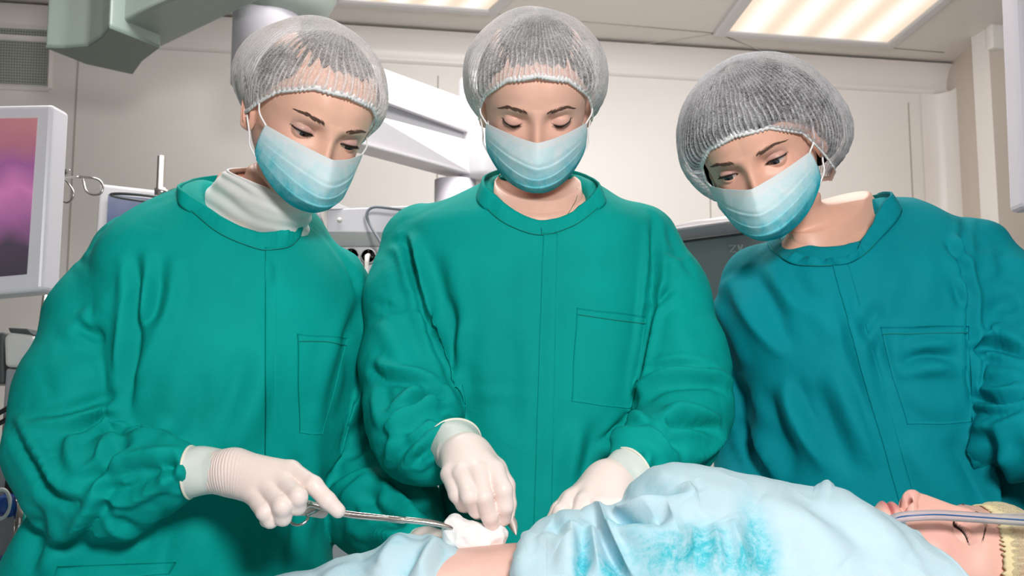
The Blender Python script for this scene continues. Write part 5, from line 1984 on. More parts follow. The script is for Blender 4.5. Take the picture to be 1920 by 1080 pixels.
EP = dict(up=-.0072, low=-.0074, gaze=50, brow=[(.013, .0170), (.024, .0205), (.036, .0215), (.048, .0150)], nl=34, lz=0.1, nb=45)
bP, bvhP, infP = build_body(HP, [prow(.345, .915, .815, .085), prow(.29, .945, .80, .165), prow(.19, .98, .795, .17), prow(.08, .958, .795, .150), prow(-.01, .953, .795, .140),
                                 prow(-.10, .938, .795, .144), prow(-.22, .875, .795, .168), prow(-.45, .86, .795, .155), prow(-.85, .84, .795, .12), prow(-1.15, .84, .795, .08)], EP,
                            tone=(0.87, 0.51, 0.42), shadow=(0.66, 0.38, 0.33), blush=(0.86, 0.42, 0.38), nose=1.0, lips=1.35, open_nostril=True, liner=.5)
parent_keep(bP, PATIENT)
add_ears(PATIENT, HP, (0.87, 0.51, 0.42))
add_eyes(PATIENT, HP, infP, EP, bvhP)
CAP_P = dict(eaz=[0, 30, 60, 90, 130, 180], ez=[.044, .042, .036, .020, -.03, -.055], c=(0, .018, .040), r=(.092, .122, .100), n=52, seed=17, dense=[((.0, -.9, .3), .3, .2)],
             hair=dict(az=[0, 40, 70, 100, 180], z=[.072, .068, .050, .03, -.05]), bw=.010, amp=.0034)
add_cap(PATIENT, HP, CAP_P, M['cap_yellow'], M['cap_band_yellow'], M['hair'])

# ------------------------------------------------------------------ drapes
def drape_mat():
    m = mat('drape', (0.6, 0.8, 0.87), 0.8, spec=0.15)
    t = NT(m)
    a = t.n('ShaderNodeVertexColor', layer_name='wet')
    s = t.n('ShaderNodeSeparateColor')
    t.l(a.outputs['Color'], s.inputs[0])
    v = t.obj()
    n1 = t.noise(150, 5, 0.75, v, 1.0)
    n2 = t.noise(40, 4, 0.65, v, 1.2)
    f = t.math('ADD', t.math('MULTIPLY', t.math('SUBTRACT', n1, 0.5), 1.1), t.math('MULTIPLY', t.math('SUBTRACT', n2, 0.5), 1.5))
    f = t.math('MULTIPLY', f, t.math('ADD', t.math('MULTIPLY', s.outputs[0], 1.0), 0.10))
    f = t.math('ADD', f, t.math('MULTIPLY', s.outputs[0], 0.62))
    col = t.ramp(f, [(0.0, (0.57, 0.75, 0.83)), (0.30, (0.38, 0.68, 0.78)), (0.62, (0.10, 0.55, 0.65)), (0.95, (0.01, 0.40, 0.50))])
    t.l(col, t.b.inputs['Base Color'])
    t.bump(t.math('ADD', t.math('MULTIPLY', t.noise(420, 4, 0.75, v), 0.8), t.math('MULTIPLY', n2, 0.9)), 0.4, 0.0018)
    return m


M['drape'] = drape_mat()


def drape(name, top, yc, left, right, rf, strokes, wets, seed, back=0.11, nx=420, nt=300):
    """Sheet over the patient: top = silhouette pixels; left/right = border shift in metres towards the viewer."""
    T = np.array([at(px, py, yc) for px, py in top])
    xs = np.linspace(T[0, 0], T[-1, 0], nx)
    zs = np.interp(xs, T[:, 0], T[:, 2])
    kern = np.exp(-np.linspace(-2, 2, 21) ** 2)
    kern /= kern.sum()
    zs = np.convolve(np.pad(zs, 10, 'edge'), kern, 'valid')
    # q: distance along the sheet from the crest, negative to the far side
    q = np.concatenate([np.linspace(-0.30, 0, 60, endpoint=False), np.linspace(0, 0.26, nt - 90), np.linspace(0.262, 0.50, 30)])
    def prof(d, r):
        a = np.minimum(np.abs(d) / r, np.pi / 2 - 0.12)
        over = np.maximum(np.abs(d) - r * (np.pi / 2 - 0.12), 0)
        return r * np.sin(a) + over * 0.12, r * (1 - np.cos(a)) + over
    yo, zo = np.zeros_like(q), np.zeros_like(q)
    f_, b_ = q >= 0, q < 0
    yo[f_], zo[f_] = prof(q[f_], rf)
    yb, zb = prof(q[b_], back)
    yo[b_], zo[b_] = -yb, zb
    s = np.linspace(0, 1, nx)
    sl = np.interp(q, left[0], left[1])
    sr = np.interp(q, right[0], right[1])
    X = xs[None] + sl[:, None] * (1 - s)[None] ** 1.0 + sr[:, None] * s[None]
    Y = np.repeat((yc - yo)[:, None], nx, 1)
    # the lower the crest, the flatter the sheet falls
    Z = zs[None] - zo[:, None]
    V = np.stack([X, Y, Z], -1).reshape(-1, 3)
    F_ = grid_faces(len(q), nx)
    Q = np.array(F_)
    N = vnormals(V, Q)
    if N[len(N) // 2, 2] < 0:
        Q = Q[:, ::-1]
        N = -N
    UV, D = pix(V)
    d = stroke_disp(UV, D, strokes)
    d += .0028 * wnoise(V * np.array([1, .6, 1]), 24, seed, 2) + .0016 * (1 - 2 * np.abs(wnoise(V * np.array([1, .7, 1]), 60, seed + 1, 2))) + .0006 * wnoise(V, 140, seed + 2, 2)
    edge = np.minimum(np.minimum(s, 1 - s)[None] * np.ones((len(q), 1)), 1).ravel()
    d += .0015 * np.exp(-edge / .01) * np.sin(V[:, 1] * 140 + 3 * np.sin(V[:, 1] * 47))
    V = V + N * d[:, None]
    o = link_mesh(name, V, Q, M['drape'])
    wet = np.zeros(len(V))
    for (px, py), (sx, sy), a, ang in wets:
        dx, dy = UV[:, 0] - px, UV[:, 1] - py
        ca, sa = math.cos(R(ang)), math.sin(R(ang))
        e = ((dx * ca + dy * sa) / sx) ** 2 + ((-dx * sa + dy * ca) / sy) ** 2
        wet += a * np.exp(-e ** 1.5)
    wet = np.clip(wet + 0.06 * wnoise(V, 30, seed + 5, 2), 0, 1)
    at_ = o.data.color_attributes.new('wet', 'FLOAT_COLOR', 'POINT')
    at_.data.foreach_set('color', np.stack([wet, wet, wet, np.ones_like(wet)], 1).astype(np.float32).ravel())
    so = o.modifiers.new('thickness', 'SOLIDIFY')
    so.thickness = .0010
    return o


TOP_R = [(989, 1008), (1000, 992), (1011, 982), (1037, 968), (1065, 961), (1090, 958), (1115, 960), (1135, 956), (1161, 942), (1180, 916), (1203, 897), (1228, 880), (1259, 868), (1315, 872), (1390, 887), (1465, 904), (1540, 918), (1556, 922), (1572, 933), (1615, 951), (1634, 963)]
ST_D = [([(1090, 955), (1127, 965), (1150, 1010), (1172, 1050), (1196, 1090)], 6, 12, 'l'),
        ([(1135, 962), (1165, 985), (1215, 978), (1260, 962)], 8, 12, 'v'),
        ([(1128, 968), (1190, 965), (1245, 942), (1310, 930)], 9, 7, 'r'),
        ([(1150, 1008), (1190, 996), (1230, 976)], 5, 9, 'r'),
        ([(1165, 950), (1200, 930), (1230, 925), (1300, 930)], 10, 6, 'v'),
        ([(1290, 900), (1296, 918), (1305, 930)], 6, 4, 'r'),
        ([(1085, 990), (1090, 1030), (1085, 1085)], 9, 9, 'v'),
        ([(1070, 985), (1078, 1030), (1070, 1085)], 9, 8, 'r'),
        ([(1105, 985), (1112, 1030), (1125, 1085)], 9, 8, 'r'),
        ([(1030, 985), (1050, 1000), (1068, 1015)], 8, 6, 'v'),
        ([(1000, 1000), (985, 1040), (965, 1085)], 9, 5, 'b'),
        ([(1300, 985), (1305, 1030), (1300, 1080)], 7, 4, 'r'),
        ([(1335, 985), (1345, 1030), (1350, 1080)], 7, 5, 'r'),
        ([(1370, 980), (1385, 1030), (1400, 1080)], 8, 4, 'r'),
        ([(1400, 950), (1430, 1010), (1440, 1080)], 12, 5, 'v'),
        ([(1430, 930), (1500, 980), (1580, 1060)], 16, 5, 'b'),
        ([(1470, 920), (1560, 970), (1660, 1050)], 12, 4, 'v'),
        ([(1540, 915), (1600, 960), (1700, 1040)], 12, 5, 'b'),
        ([(1530, 910), (1545, 918), (1560, 926)], 5, 5, 'r')]
WET_R = [((1250, 1040), (130, 60), .50, -8), ((1420, 1010), (30, 80), .60, -20), ((1180, 990), (45, 14), .75, -12), ((1092, 1050), (16, 60), .85, 5), ((1240, 925), (70, 22), .28, 10), ((1330, 1040), (100, 50), .45, 0),
         ((1150, 1070), (30, 25), .6, 30), ((1400, 1070), (60, 30), .4, 0), ((1050, 985), (30, 18), .22, 0)]
dR = drape('surgical_drape', TOP_R, 1.27, ([-0.3, 0, .12, .5], [0, 0, -.02, -.05]), ([-0.3, 0, .07, .16, .5], [-.02, 0, .020, .050, .10]), .22, ST_D, WET_R, 41)
tag(dR, 'large pale blue drape with darker wet patches covering the patient\'s chest', 'surgical drape', 'surgical drapes')
TOP_L = [(-950, 1126), (-500, 1124), (0, 1123), (380, 1120), (440, 1102), (520, 1078), (600, 1062), (650, 1048), (705, 1034), (735, 1022), (762, 1011), (790, 1007), (815, 1008), (832, 1013), (846, 1022), (854, 1032)]
ST_DL = [([(800, 1010), (770, 1050), (740, 1090)], 10, 8, 'v'), ([(822, 1012), (800, 1050), (785, 1090)], 9, 8, 'r'), ([(765, 1015), (735, 1045), (700, 1085)], 10, 6, 'r'), ([(680, 1050), (640, 1070), (600, 1090)], 9, 5, 'r')]
WET_L = [((770, 1055), (40, 12), .45, -45), ((740, 1030), (30, 10), .35, -20), ((690, 1060), (60, 14), .22, -18), ((830, 1040), (12, 25), .15, 0)]
dL = drape('surgical_drape', TOP_L, 1.31, ([-0.3, 0, .5], [0, 0, 0]), ([-0.3, 0, .04, .12, .5], [0, 0, .010, .012, .0]), .24, ST_DL, WET_L, 47, nx=460, nt=220)
tag(dL, 'pale blue drape at the bare belly\'s left, over the legs, below the forceps', 'surgical drape', 'surgical drapes')

# ------------------------------------------------------------------ instruments
fo = tag(empty('forceps', at(735, 973, 1.30)), 'long curved steel forceps pinching white gauze', 'forceps')
def P3(l):
    return np.array([at(*p) for p in l])
a1 = spline(P3([(520, 958, 1.300), (545, 961, 1.305), (566, 957, 1.303), (582, 948, 1.300), (600, 952, 1.298), (650, 966, 1.293), (735, 974, 1.292), (800, 980, 1.294), (840, 988, 1.298), (868, 1002, 1.302), (890, 1017, 1.305)]), 80)
MB().tube(a1, np.interp(np.linspace(0, 1, 80), [0, .25, .6, .8, 1], [.0020, .0023, .0030, .0030, .0012]), 12).build('shank', M['steel_warm'], fo)
a2 = spline(P3([(575, 966, 1.325), (592, 958, 1.315), (606, 953, 1.306), (650, 961, 1.300), (735, 971, 1.299), (800, 977, 1.300), (845, 988, 1.303), (868, 1001, 1.306), (888, 1014, 1.309)]), 70)
MB().tube(a2, np.interp(np.linspace(0, 1, 70), [0, .25, .6, .8, 1], [.0020, .0022, .0028, .0028, .0012]), 12).build('shank', M['steel'], fo)
mb = MB()
d_ = at(760, 976, 1.296) - at(720, 972, 1.296)
d_ /= np.linalg.norm(d_)
up_ = np.array([0, 0, 1]) - d_ * d_[2]
up_ /= np.linalg.norm(up_)
rot_ = np.stack([d_, up_, np.cross(d_, up_)], 1)
mb.box(at(744, 974, 1.2955), (.022, .0078, .0105), rot_, .0022)
mb.build('box_joint', M['steel_warm'], fo)
mb = MB()
mb.box(at(576, 946, 1.303), (.012, .0045, .006), rot_, .0012)
for q in range(4):
    mb.box(at(570 + q * 4, 943, 1.303), (.0012, .0025, .006), rot_, .0003)
mb.build('ratchet', M['steel'], fo)
tt = np.linspace(0, 2 * np.pi, 40, endpoint=False)
c_ = at(505, 956, 1.298)
MB().tube(c_ + np.stack([.013 * np.cos(tt), .004 * np.sin(tt), .010 * np.sin(tt)], 1), .0020, 10, closed=True).build('finger_ring', M['steel'], fo)
c_ = at(560, 968, 1.335)
MB().tube(c_ + np.stack([.012 * np.cos(tt), .006 * np.sin(tt), .010 * np.sin(tt)], 1), .0020, 10, closed=True).build('finger_ring', M['steel'], fo)

# gauze swab
def gauze():
    cs = [(850, 985, 1.312, .013), (862, 1000, 1.312, .017), (885, 1005, 1.312, .017), (908, 1008, 1.312, .015), (930, 1006, 1.312, .012), (875, 1018, 1.305, .012), (848, 1010, 1.31, .010), (936, 998, 1.312, .008), (905, 1020, 1.307, .010)]
    p = np.array([at(*c[:3]) for c in cs])
    P = grid_points(p.min(0) - .03, p.max(0) + .03, .0018)
    Fg = None
    for c, q in zip(cs, p):
        d = np.linalg.norm(P - q, axis=-1) - c[3]
        Fg = d if Fg is None else smin(Fg, d, .008)
    V, Q = surface_nets(Fg, p.min(0) - .03, .0018)
    V = relax(V, Q, 2)
    V, Q = split_quads(V, Q)
    V = relax(V, Q, 1)
    N = vnormals(V, Q)
    d = .0016 * (1 - 2 * np.abs(wnoise(V, 150, 3, 2))) + .0022 * wnoise(V, 70, 8, 2) + .0005 * wnoise(V, 500, 9, 2)
    return V + N * d[:, None], Q


M['gauze'] = mat('gauze', (0.90, 0.89, 0.88), 0.9, spec=0.1)
t_ = NT(M['gauze'])
t_.bump(t_.noise(900, 2, .6, t_.obj()), .5, .0008)
Vg, Qg = gauze()
tag(link_mesh('gauze_swab', Vg, Qg, M['gauze']), 'crumpled white gauze swab on the bare belly, held in the forceps tip', 'gauze swab')

# scalpel
sc = tag(empty('scalpel', at(957, 980, 1.325)), 'small scalpel between gloved fingertips, blade tilted down', 'scalpel')
h0, h1, b1 = at(925, 900, 1.345), at(956, 972, 1.324), at(972, 1001, 1.312)
def bar(a, b, w, th, name, m, parent, tip=False):
    d = b - a
    L = np.linalg.norm(d)
    d /= L
    sd = np.cross(d, [0, 1.0, 0])
    sd /= np.linalg.norm(sd)
    nn = np.cross(d, sd)
    n = 14
    v = []
    for i in range(n):
        t = i / (n - 1)
        ww = w * ((1.0 - max(0, t - .25) ** 1.6 * 1.45) if tip else 1.0)
        ww = max(ww, .0003)
        off = -sd * (w - ww) * (0.55 if tip else 0)
        for sx, sn in ((-1, 0), (0, 1), (1, 0), (0, -1)):
            v.append(a + d * L * t + off + sd * sx * ww + nn * sn * th)
    f = grid_faces(n, 4, wrap_v=True) + [(3, 2, 1, 0), tuple((n - 1) * 4 + k for k in range(4))]
    return link_mesh(name, np.array(v), f, m, parent)
bar(h0, h1, .0034, .0018, 'handle', M['steel'], sc)
M['blade'] = mat('blade', (0.85, 0.76, 0.70), 0.42, 0.55)
bar(h1, b1, .0060, .0007, 'blade', M['blade'], sc, True)

# breathing tube
M['tube'] = mat('tube', (0.74, 0.73, 0.78), 0.12, spec=0.6)
b_ = M['tube'].node_tree.nodes['Principled BSDF']
b_.inputs['Transmission Weight'].default_value = 0.55
b_.inputs['IOR'].default_value = 1.25
b_.inputs['Alpha'].default_value = 0.82
et = tag(empty('breathing_tube', at(1720, 970, 1.20)), 'clear breathing tube with a thin blue line, running from the patient\'s lips', 'breathing tube')
TP = spline(P3([(1662, 985, 1.225), (1672, 976, 1.215), (1690, 970, 1.205), (1720, 967, 1.20), (1760, 966, 1.197), (1810, 969, 1.195), (1870, 973, 1.19), (1930, 977, 1.185), (2000, 982, 1.18), (2120, 1000, 1.19), (2260, 1060, 1.22), (2380, 1180, 1.25), (2440, 1330, 1.28)]), 150)
MB().tube(TP, .0058, 20).build('tube_wall', M['tube'], et)
M['tube_line'] = mat('tube_line', srgb(40, 95, 150), 0.3)
to_c = np.array([0, 0, CAM_Z]) - TP
to_c /= np.linalg.norm(to_c, axis=1)[:, None]
MB().tube(TP + to_c * .0057 + np.array([0, 0, .0006]), .0009, 6).build('marker_line', M['tube_line'], et)
mb = MB()
mb.tube(spline(P3([(1850, 966, 1.20), (1890, 964, 1.20), (1940, 963, 1.20), (2010, 962, 1.19)]), 30), .0009, 6)
mb.build('pilot_line', M['tube'], et)

# operating table under the patient
tb = tag(empty('operating_table', (0.0, 1.28, 0)), 'padded operating table carrying the draped patient', 'operating table')
MB().box((-0.15, 1.225, .755), (2.1, .30, .07), None, .02).build('mattress', M['black'], tb)
MB().box((-0.15, 1.225, .70), (2.05, .28, .035), None, .006).build('table_top', M['steel'], tb)
MB().cyl((-0.1, 1.22, .06), (-0.1, 1.22, .70), .09).build('column', M['steel'], tb)
MB().box((-0.1, 1.2, .04), (.9, .36, .08), None, .02).build('base', M['grey_plastic'], tb)

# ------------------------------------------------------------------ equipment behind the team
def on_z(px, py, z):
    xc, yc = (px - 960) / F_PX, (540 - py) / F_PX
    t = (z - CAM_Z) / (SP + yc * CP)
    return np.array([t * xc, t * (CP - yc * SP), z])


def prism(front, back, name, m, parent=None, bev=0.006, seg=3):
    """Solid between a front polygon and its shifted back polygon (world points)."""
    a, b = [np.asarray(p, float) for p in front], None
    if isinstance(back, (list, tuple)) and len(back) == len(front) and np.ndim(back[0]) == 1:
        b = [np.asarray(p, float) for p in back]
    else:
        b = [p + np.asarray(back, float) for p in a]
    n = len(a)
    bm = bmesh.new()
    va = [bm.verts.new(p) for p in a]
    vb = [bm.verts.new(p) for p in b]
    bm.faces.new(va)
    bm.faces.new(vb[::-1])
    for i in range(n):
        j = (i + 1) % n
        bm.faces.new((va[j], va[i], vb[i], vb[j]))
    bmesh.ops.recalc_face_normals(bm, faces=bm.faces[:])
    if bev:
        bmesh.ops.bevel(bm, geom=bm.edges[:], offset=bev, segments=seg, affect='EDGES', profile=0.5)
    me = bpy.data.meshes.new(name)
    bm.to_mesh(me)
    bm.free()
    me.materials.append(m)
    o = bpy.data.objects.new(name, me)
    COL.objects.link(o)
    if parent is not None:
        parent_keep(o, parent)
    return o


def px_poly(pts):
    return [at(*p) for p in pts]


# white ceiling pendant with its arm behind the left head
pe = tag(empty('ceiling_pendant', at(505, 120, 3.0)), 'white ceiling pendant column with a long two-tier arm between two white-capped heads', 'ceiling pendant')
c0 = at(500, 60, 3.25)
MB().cyl((c0[0], 3.25, 2.14), (c0[0], 3.25, 2.74), .106, .106, 48).build('column', M['grey_plastic2'] if 'grey_plastic2' in M else M['lilac_plastic'], pe)
MB().tube([(c0[0] + .04, 3.25, 2.36), (c0[0] + .04, 3.25, 2.385), (c0[0] + .04, 3.25, 2.43), (c0[0] + .04, 3.25, CEIL_Z - .002)], [.112, .155, .178, .182], 48).build('collar', M['grey_green'], pe)
back = np.array([.06, .20, 0])
prism(px_poly([(560, 70, 2.82), (688, 116, 2.90), (879, 186, 3.08), (879, 250, 3.08), (696, 180, 2.90), (560, 128, 2.82)]), back, 'upper_arm', M['white_plastic'], pe, .008)
prism(px_poly([(560, 125, 2.85), (879, 246, 3.10), (879, 268, 3.10), (560, 170, 2.85)]), back * .7, 'recess', M['grey_plastic'], pe, 0)
prism(px_poly([(560, 168, 2.82), (696, 213, 2.90), (879, 262, 3.08), (884, 328, 3.08), (673, 271, 2.89), (560, 240, 2.82)]), back, 'lower_arm', M['white_plastic'], pe, .008)
jt = at(903, 240, 3.12)
MB().tube([(jt[0], 3.14, at(0, 338, 3.12)[2]), (jt[0], 3.14, at(0, 325, 3.12)[2]), (jt[0], 3.14, at(0, 150, 3.12)[2]), (jt[0], 3.14, at(0, 138, 3.12)[2])], [.062, .072, .072, .05], 32).build('joint', M['white_plastic'], pe)
jp = at(853, 350, 3.12)
MB().cyl((jp[0], 3.13, 1.1), (jp[0], 3.13, at(0, 338, 3.12)[2]), .062, .062, 32).build('drop_post', M['lilac_plastic'], pe)
MB().box((jp[0], 3.13, 1.27), (.28, .22, .36), None, .02).build('head_unit', M['lilac_plastic'], pe)

# grey-green boom at the upper left
bo = tag(empty('boom_arm', on_z(165, 60, 2.3)), 'grey-green overhead boom with a wide flat arm and rounded end hub', 'boom arm')
z0 = 2.30
und = [on_z(205, 52, z0), on_z(302, 90, z0), on_z(520, -14, z0), on_z(430, -52, z0)]
prism(und, (0, 0, .16), 'arm', M['grey_green'], bo, .012)
hp_ = [(82, 90), (120, 91), (165, 87), (192, 70), (205, 52), (302, 90), (268, 116), (250, 141), (160, 121)]
hub = [on_z(x_, y_, z0 - .04) for x_, y_ in hp_]
prism(hub, (0, 0, .30), 'hub', M['grey_green'], bo, .014, 4)
cvr = [on_z(x_ + (190 - x_) * .02, y_ + (95 - y_) * .02, z0 - .052) for x_, y_ in hp_]
prism(cvr, (0, 0, .011), 'bottom_cover', M['grey_green_dark'], bo, .003)

# pink screen at the left edge
mo = tag(empty('monitor', at(-60, 380, 1.95)), 'large monitor with a pink and purple endoscope picture at the left edge', 'monitor')
prism(px_poly([(-420, 205, 1.86), (100, 195, 1.95), (80, 545, 1.95), (-420, 590, 1.86)]), (.006, .06, 0), 'frame', M['lilac_plastic'], mo, .008)


def screen_mat(name, kind):
    m = mat(name, (0.01, 0.01, 0.01), 0.25)
    t = NT(m)
    c = t.t.nodes.new('ShaderNodeTexCoord').outputs['Generated']
    s = t.n('ShaderNodeSeparateXYZ')
    t.l(c, s.inputs[0])
    n = t.noise(3.0, 2, .5, c)
    f = t.math('ADD', s.outputs['Z'], t.math('MULTIPLY', t.math('SUBTRACT', n, .5), .35))
    if kind == 'pink':
        col = t.ramp(f, [(0.02, (.028, .022, .032)), (.24, (.05, .035, .06)), (.42, (.30, .10, .26)), (.55, (.50, .16, .36)), (.70, (.27, .09, .25)), (.86, (.36, .13, .18)), (1.0, (.42, .17, .18))])
    else:
        col = t.ramp(f, [(0.0, (.04, .05, .10)), (.6, (.10, .13, .25)), (1.0, (.22, .24, .34))])
    t.l(col, t.b.inputs['Emission Color'])
    t.b.inputs['Emission Strength'].default_value = 0.95
    return m


prism(px_poly([(-395, 228, 1.857), (70, 221, 1.943), (50, 514, 1.943), (-395, 552, 1.857)]), (0, .012, 0), 'screen', screen_mat('screen_pink', 'pink'), mo, 0)
p0 = at(-120, 560, 1.97)
MB().cyl((p0[0], 2.02, .05), (p0[0], 2.02, 1.35), .03).build('stand', M['steel'], mo)
MB().box((p0[0], 2.02, .03), (.5, .45, .06), None, .015).build('base', M['grey_plastic'], mo)

# infusion stand
iv = tag(empty('infusion_stand', at(75, 640, 2.40)), 'chrome infusion stand with curled hooks beside the pink monitor', 'infusion stand')
top, low = at(118, 322, 2.40), at(76, 620, 2.38)
ext = low + (low - top) * ((low[2] - .05) / (top[2] - low[2]))
MB().cyl(ext, top, .0062, .0062, 16).build('pole', M['chrome'], iv)
MB().cyl(top - [0, 0, .004], top + [0, 0, .006], .0072, .0072, 16).build('cap', M['black'], iv)
hk = spline(P3([(116, 334, 2.115), (140, 332, 2.39), (168, 333, 2.38), (186, 338, 2.38), (193, 350, 2.38), (188, 363, 2.38), (174, 365, 2.39), (162, 358, 2.40), (157, 342, 2.41), (156, 336, 2.41)]), 60)
MB().tube(hk, .0028, 10).build('hook', M['chrome'], iv)
hk = spline(P3([(118, 336, 2.40), (128, 344, 2.37), (137, 358, 2.36), (136, 372, 2.36), (127, 380, 2.37), (118, 378, 2.38)]), 40)
MB().tube(hk, .0024, 10).build('hook', M['chrome'], iv)
hk = spline(P3([(110, 342, 2.40), (122, 330, 2.40), (131, 318, 2.40)]), 12)
MB().tube(hk, .0022, 8).build('hook', M['chrome'], iv)
MB().box(ext * [1, 1, 0] + [0, 0, .03], (.2, .2, .05), None, .02).build('base', M['grey_plastic'], iv)

# second monitor and ring stand behind the left shoulder
m2 = tag(empty('monitor', at(270, 420, 2.7)), 'small white monitor with dark blue screen behind the left person\'s shoulder', 'monitor')
prism(px_poly([(186, 344, 2.70), (345, 362, 2.74), (345, 520, 2.74), (172, 520, 2.70)]), (0, .06, 0), 'frame', M['white_plastic'], m2, .008)
prism(px_poly([(203, 364, 2.694), (335, 378, 2.73), (335, 500, 2.73), (196, 500, 2.694)]), (0, .01, 0), 'screen', screen_mat('screen_blue', 'blue'), m2, 0)
p0 = at(260, 520, 2.75)
MB().cyl((p0[0], 2.77, .1), (p0[0], 2.77, 1.5), .03).build('stand', M['grey_plastic'], m2)
MB().box((p0[0], 2.77, .05), (.5, .45, .1), None, .015).build('base', M['grey_plastic'], m2)
rs = tag(empty('ring_stand', at(303, 420, 2.35)), 'steel pole with a dark wire ring above the left person\'s shoulder', 'ring stand')
t0 = at(303, 293, 2.35)
MB().cyl((t0[0], 2.35, .05), t0, .0090, .0090, 20).build('pole', M['chrome'], rs)
MB().cyl(at(303, 368, 2.35), at(303, 354, 2.35), .0155, .0155, 20).build('collar', M['chrome'], rs)
rc = at(272, 372, 2.32)
MB().tube(rc + np.stack([.073 * np.cos(tt), .060 * np.sin(tt), .004 * np.sin(tt) - .006 * np.cos(tt)], 1), .0032, 10, closed=True).build('ring', M['dark_metal'] if 'dark_metal' in M else M['dark_grey'], rs)
MB().tube(spline(P3([(312, 362, 2.35), (322, 357, 2.34), (338, 353, 2.33), (356, 352, 2.33)]), 20), .0032, 10).build('ring_arm', M['dark_grey'], rs)
MB().box((t0[0], 2.35, .03), (.35, .35, .06), None, .015).build('base', M['grey_plastic'], rs)

# supply panel with sockets between left and middle person
sp = tag(empty('supply_panel', at(680, 440, 2.45)), 'white supply panel with round sockets between the left and middle person', 'supply panel')
prism(px_poly([(611, 392, 2.44), (800, 384, 2.50), (800, 438, 2.50), (611, 437, 2.44)]), (.02, .16, 0), 'upper_box', M['lilac_plastic'], sp, .004)
prism(px_poly([(611, 437, 2.44), (800, 438, 2.50), (800, 462, 2.53), (611, 462, 2.47)]), (.02, .13, 0), 'sloped_panel', M['grey_light'] if 'grey_light' in M else M['lamp_frame'], sp, .002)
prism(px_poly([(600, 462, 2.465), (800, 462, 2.525), (800, 640, 2.525), (600, 640, 2.465)]), (.02, .13, 0), 'socket_panel', M['white_plastic'], sp, .003)
prism(px_poly([(607, 388, 2.432), (613, 388, 2.432), (613, 600, 2.432), (607, 600, 2.432)]), (.0, .16, 0), 'edge_strip', M['white_trim'], sp, .001)
prism(px_poly([(606, 391, 2.42), (612, 380, 2.50), (630, 381, 2.56), (655, 391, 2.46)]), (0, .012, .004), 'tray', M['grey_plastic'], sp, .001)
MB().tube(P3([(590, 385, 2.5), (609, 437, 2.5)]), .006, 8).build('strut', M['grey_plastic'], sp)
b0 = at(637, 413, 2.445)
MB().cyl(b0, b0 + [0, -.006, 0], .0058, .0052, 20).build('button', M['white_trim'], sp)
for cx, cy in ((659, 479), (691, 480)):
    c = at(cx, cy, 2.477)
    mb = MB()
    mb.tube([c + [0, -.001, 0], c + [0, -.004, 0], c + [0, -.004, 0], c + [0, .008, 0]], [.0185, .0180, .0158, .0150], 28)
    so_ = mb.build('socket', M['lamp_frame'], sp)
    mb = MB()
    for dx, dz in ((0, .011), (-.0095, -.004), (.0095, -.004)):
        mb.cyl(c + [dx, -.0055, dz], c + [dx, .004, dz], .0028, .0028, 12)
    mb.build('pin_hole', M['black'], so_)
c = at(691, 480, 2.47)
MB().tube([c + [0, -.004, 0], c + [0, -.022, -.004], c + [0, -.028, -.02], c + [0, -.026, -.09], c + [0, -.03, -.2]], [.006, .006, .005, .0035, .0035], 10).build('plug', M['white_trim'], sp)
MB().box((at(645, 600, 2.6)[0], 2.6, .55), (.32, .16, 1.1), None, .01).build('cabinet', M['lilac_plastic'], sp)
MB().tube(spline(P3([(760, 394, 2.44), (735, 391, 2.42), (706, 388, 2.41), (693, 392, 2.41), (688, 402, 2.41), (692, 418, 2.41), (702, 436, 2.40), (714, 455, 2.39), (726, 480, 2.38)]), 50), .0034, 10).build('cable', M['cable_grey'], sp)

# anaesthesia machine behind the middle and right person
am = tag(empty('anaesthesia_machine', at(1360, 480, 2.2)), 'grey medical machine with sloping light lid behind middle and right person', 'medical machine')
M['metal_grey'] = mat('metal_grey', srgb(186, 189, 192), 0.3, spec=0.6)
prism(px_poly([(1180, 464, 2.10), (1272, 452, 2.12), (1470, 424, 2.2), (1470, 760, 2.2), (1180, 760, 2.10)]), (.03, .35, 0), 'body', M['metal_grey'], am, .01)
prism(px_poly([(1170, 440, 2.09), (1252, 427, 2.11), (1475, 396, 2.19), (1475, 428, 2.19), (1272, 452, 2.11), (1170, 466, 2.09)]), (.03, .38, 0), 'lid', M['lilac_plastic'], am, .008)
prism(px_poly([(1262, 423, 2.24), (1300, 413, 2.26), (1400, 399, 2.30), (1480, 396, 2.30), (1480, 410, 2.30), (1262, 430, 2.24)]), (.02, .2, 0), 'top_tray', M['white_plastic'], am, .004)
MB().tube(P3([(1170, 467, 2.086), (1272, 453.5, 2.105), (1475, 427, 2.186)]), .0035, 8).build('seam', M['dark_grey'], am)
mb = MB()
L_ = lambda *p: P3([(x - 32, y - 4, 2.155) for x, y in p])
mb.tube(L_((1399, 465), (1411, 463.5), (1401, 477), (1412, 476)), 0.0017, 6)
mb.tube(L_((1416, 463.5), (1419, 475)), 0.0017, 6)
mb.tube(L_((1424, 462.5), (1419, 475)), 0.0017, 6)
M['letter'] = mat('letter', (0.95, 0.93, 0.92), 0.5)
mb.build('lettering', M['letter'], am)
MB().box((at(1330, 700, 2.35)[0], 2.36, .3), (.4, .34, .6), None, .02).build('lower_cabinet', M['lilac_plastic'], am)

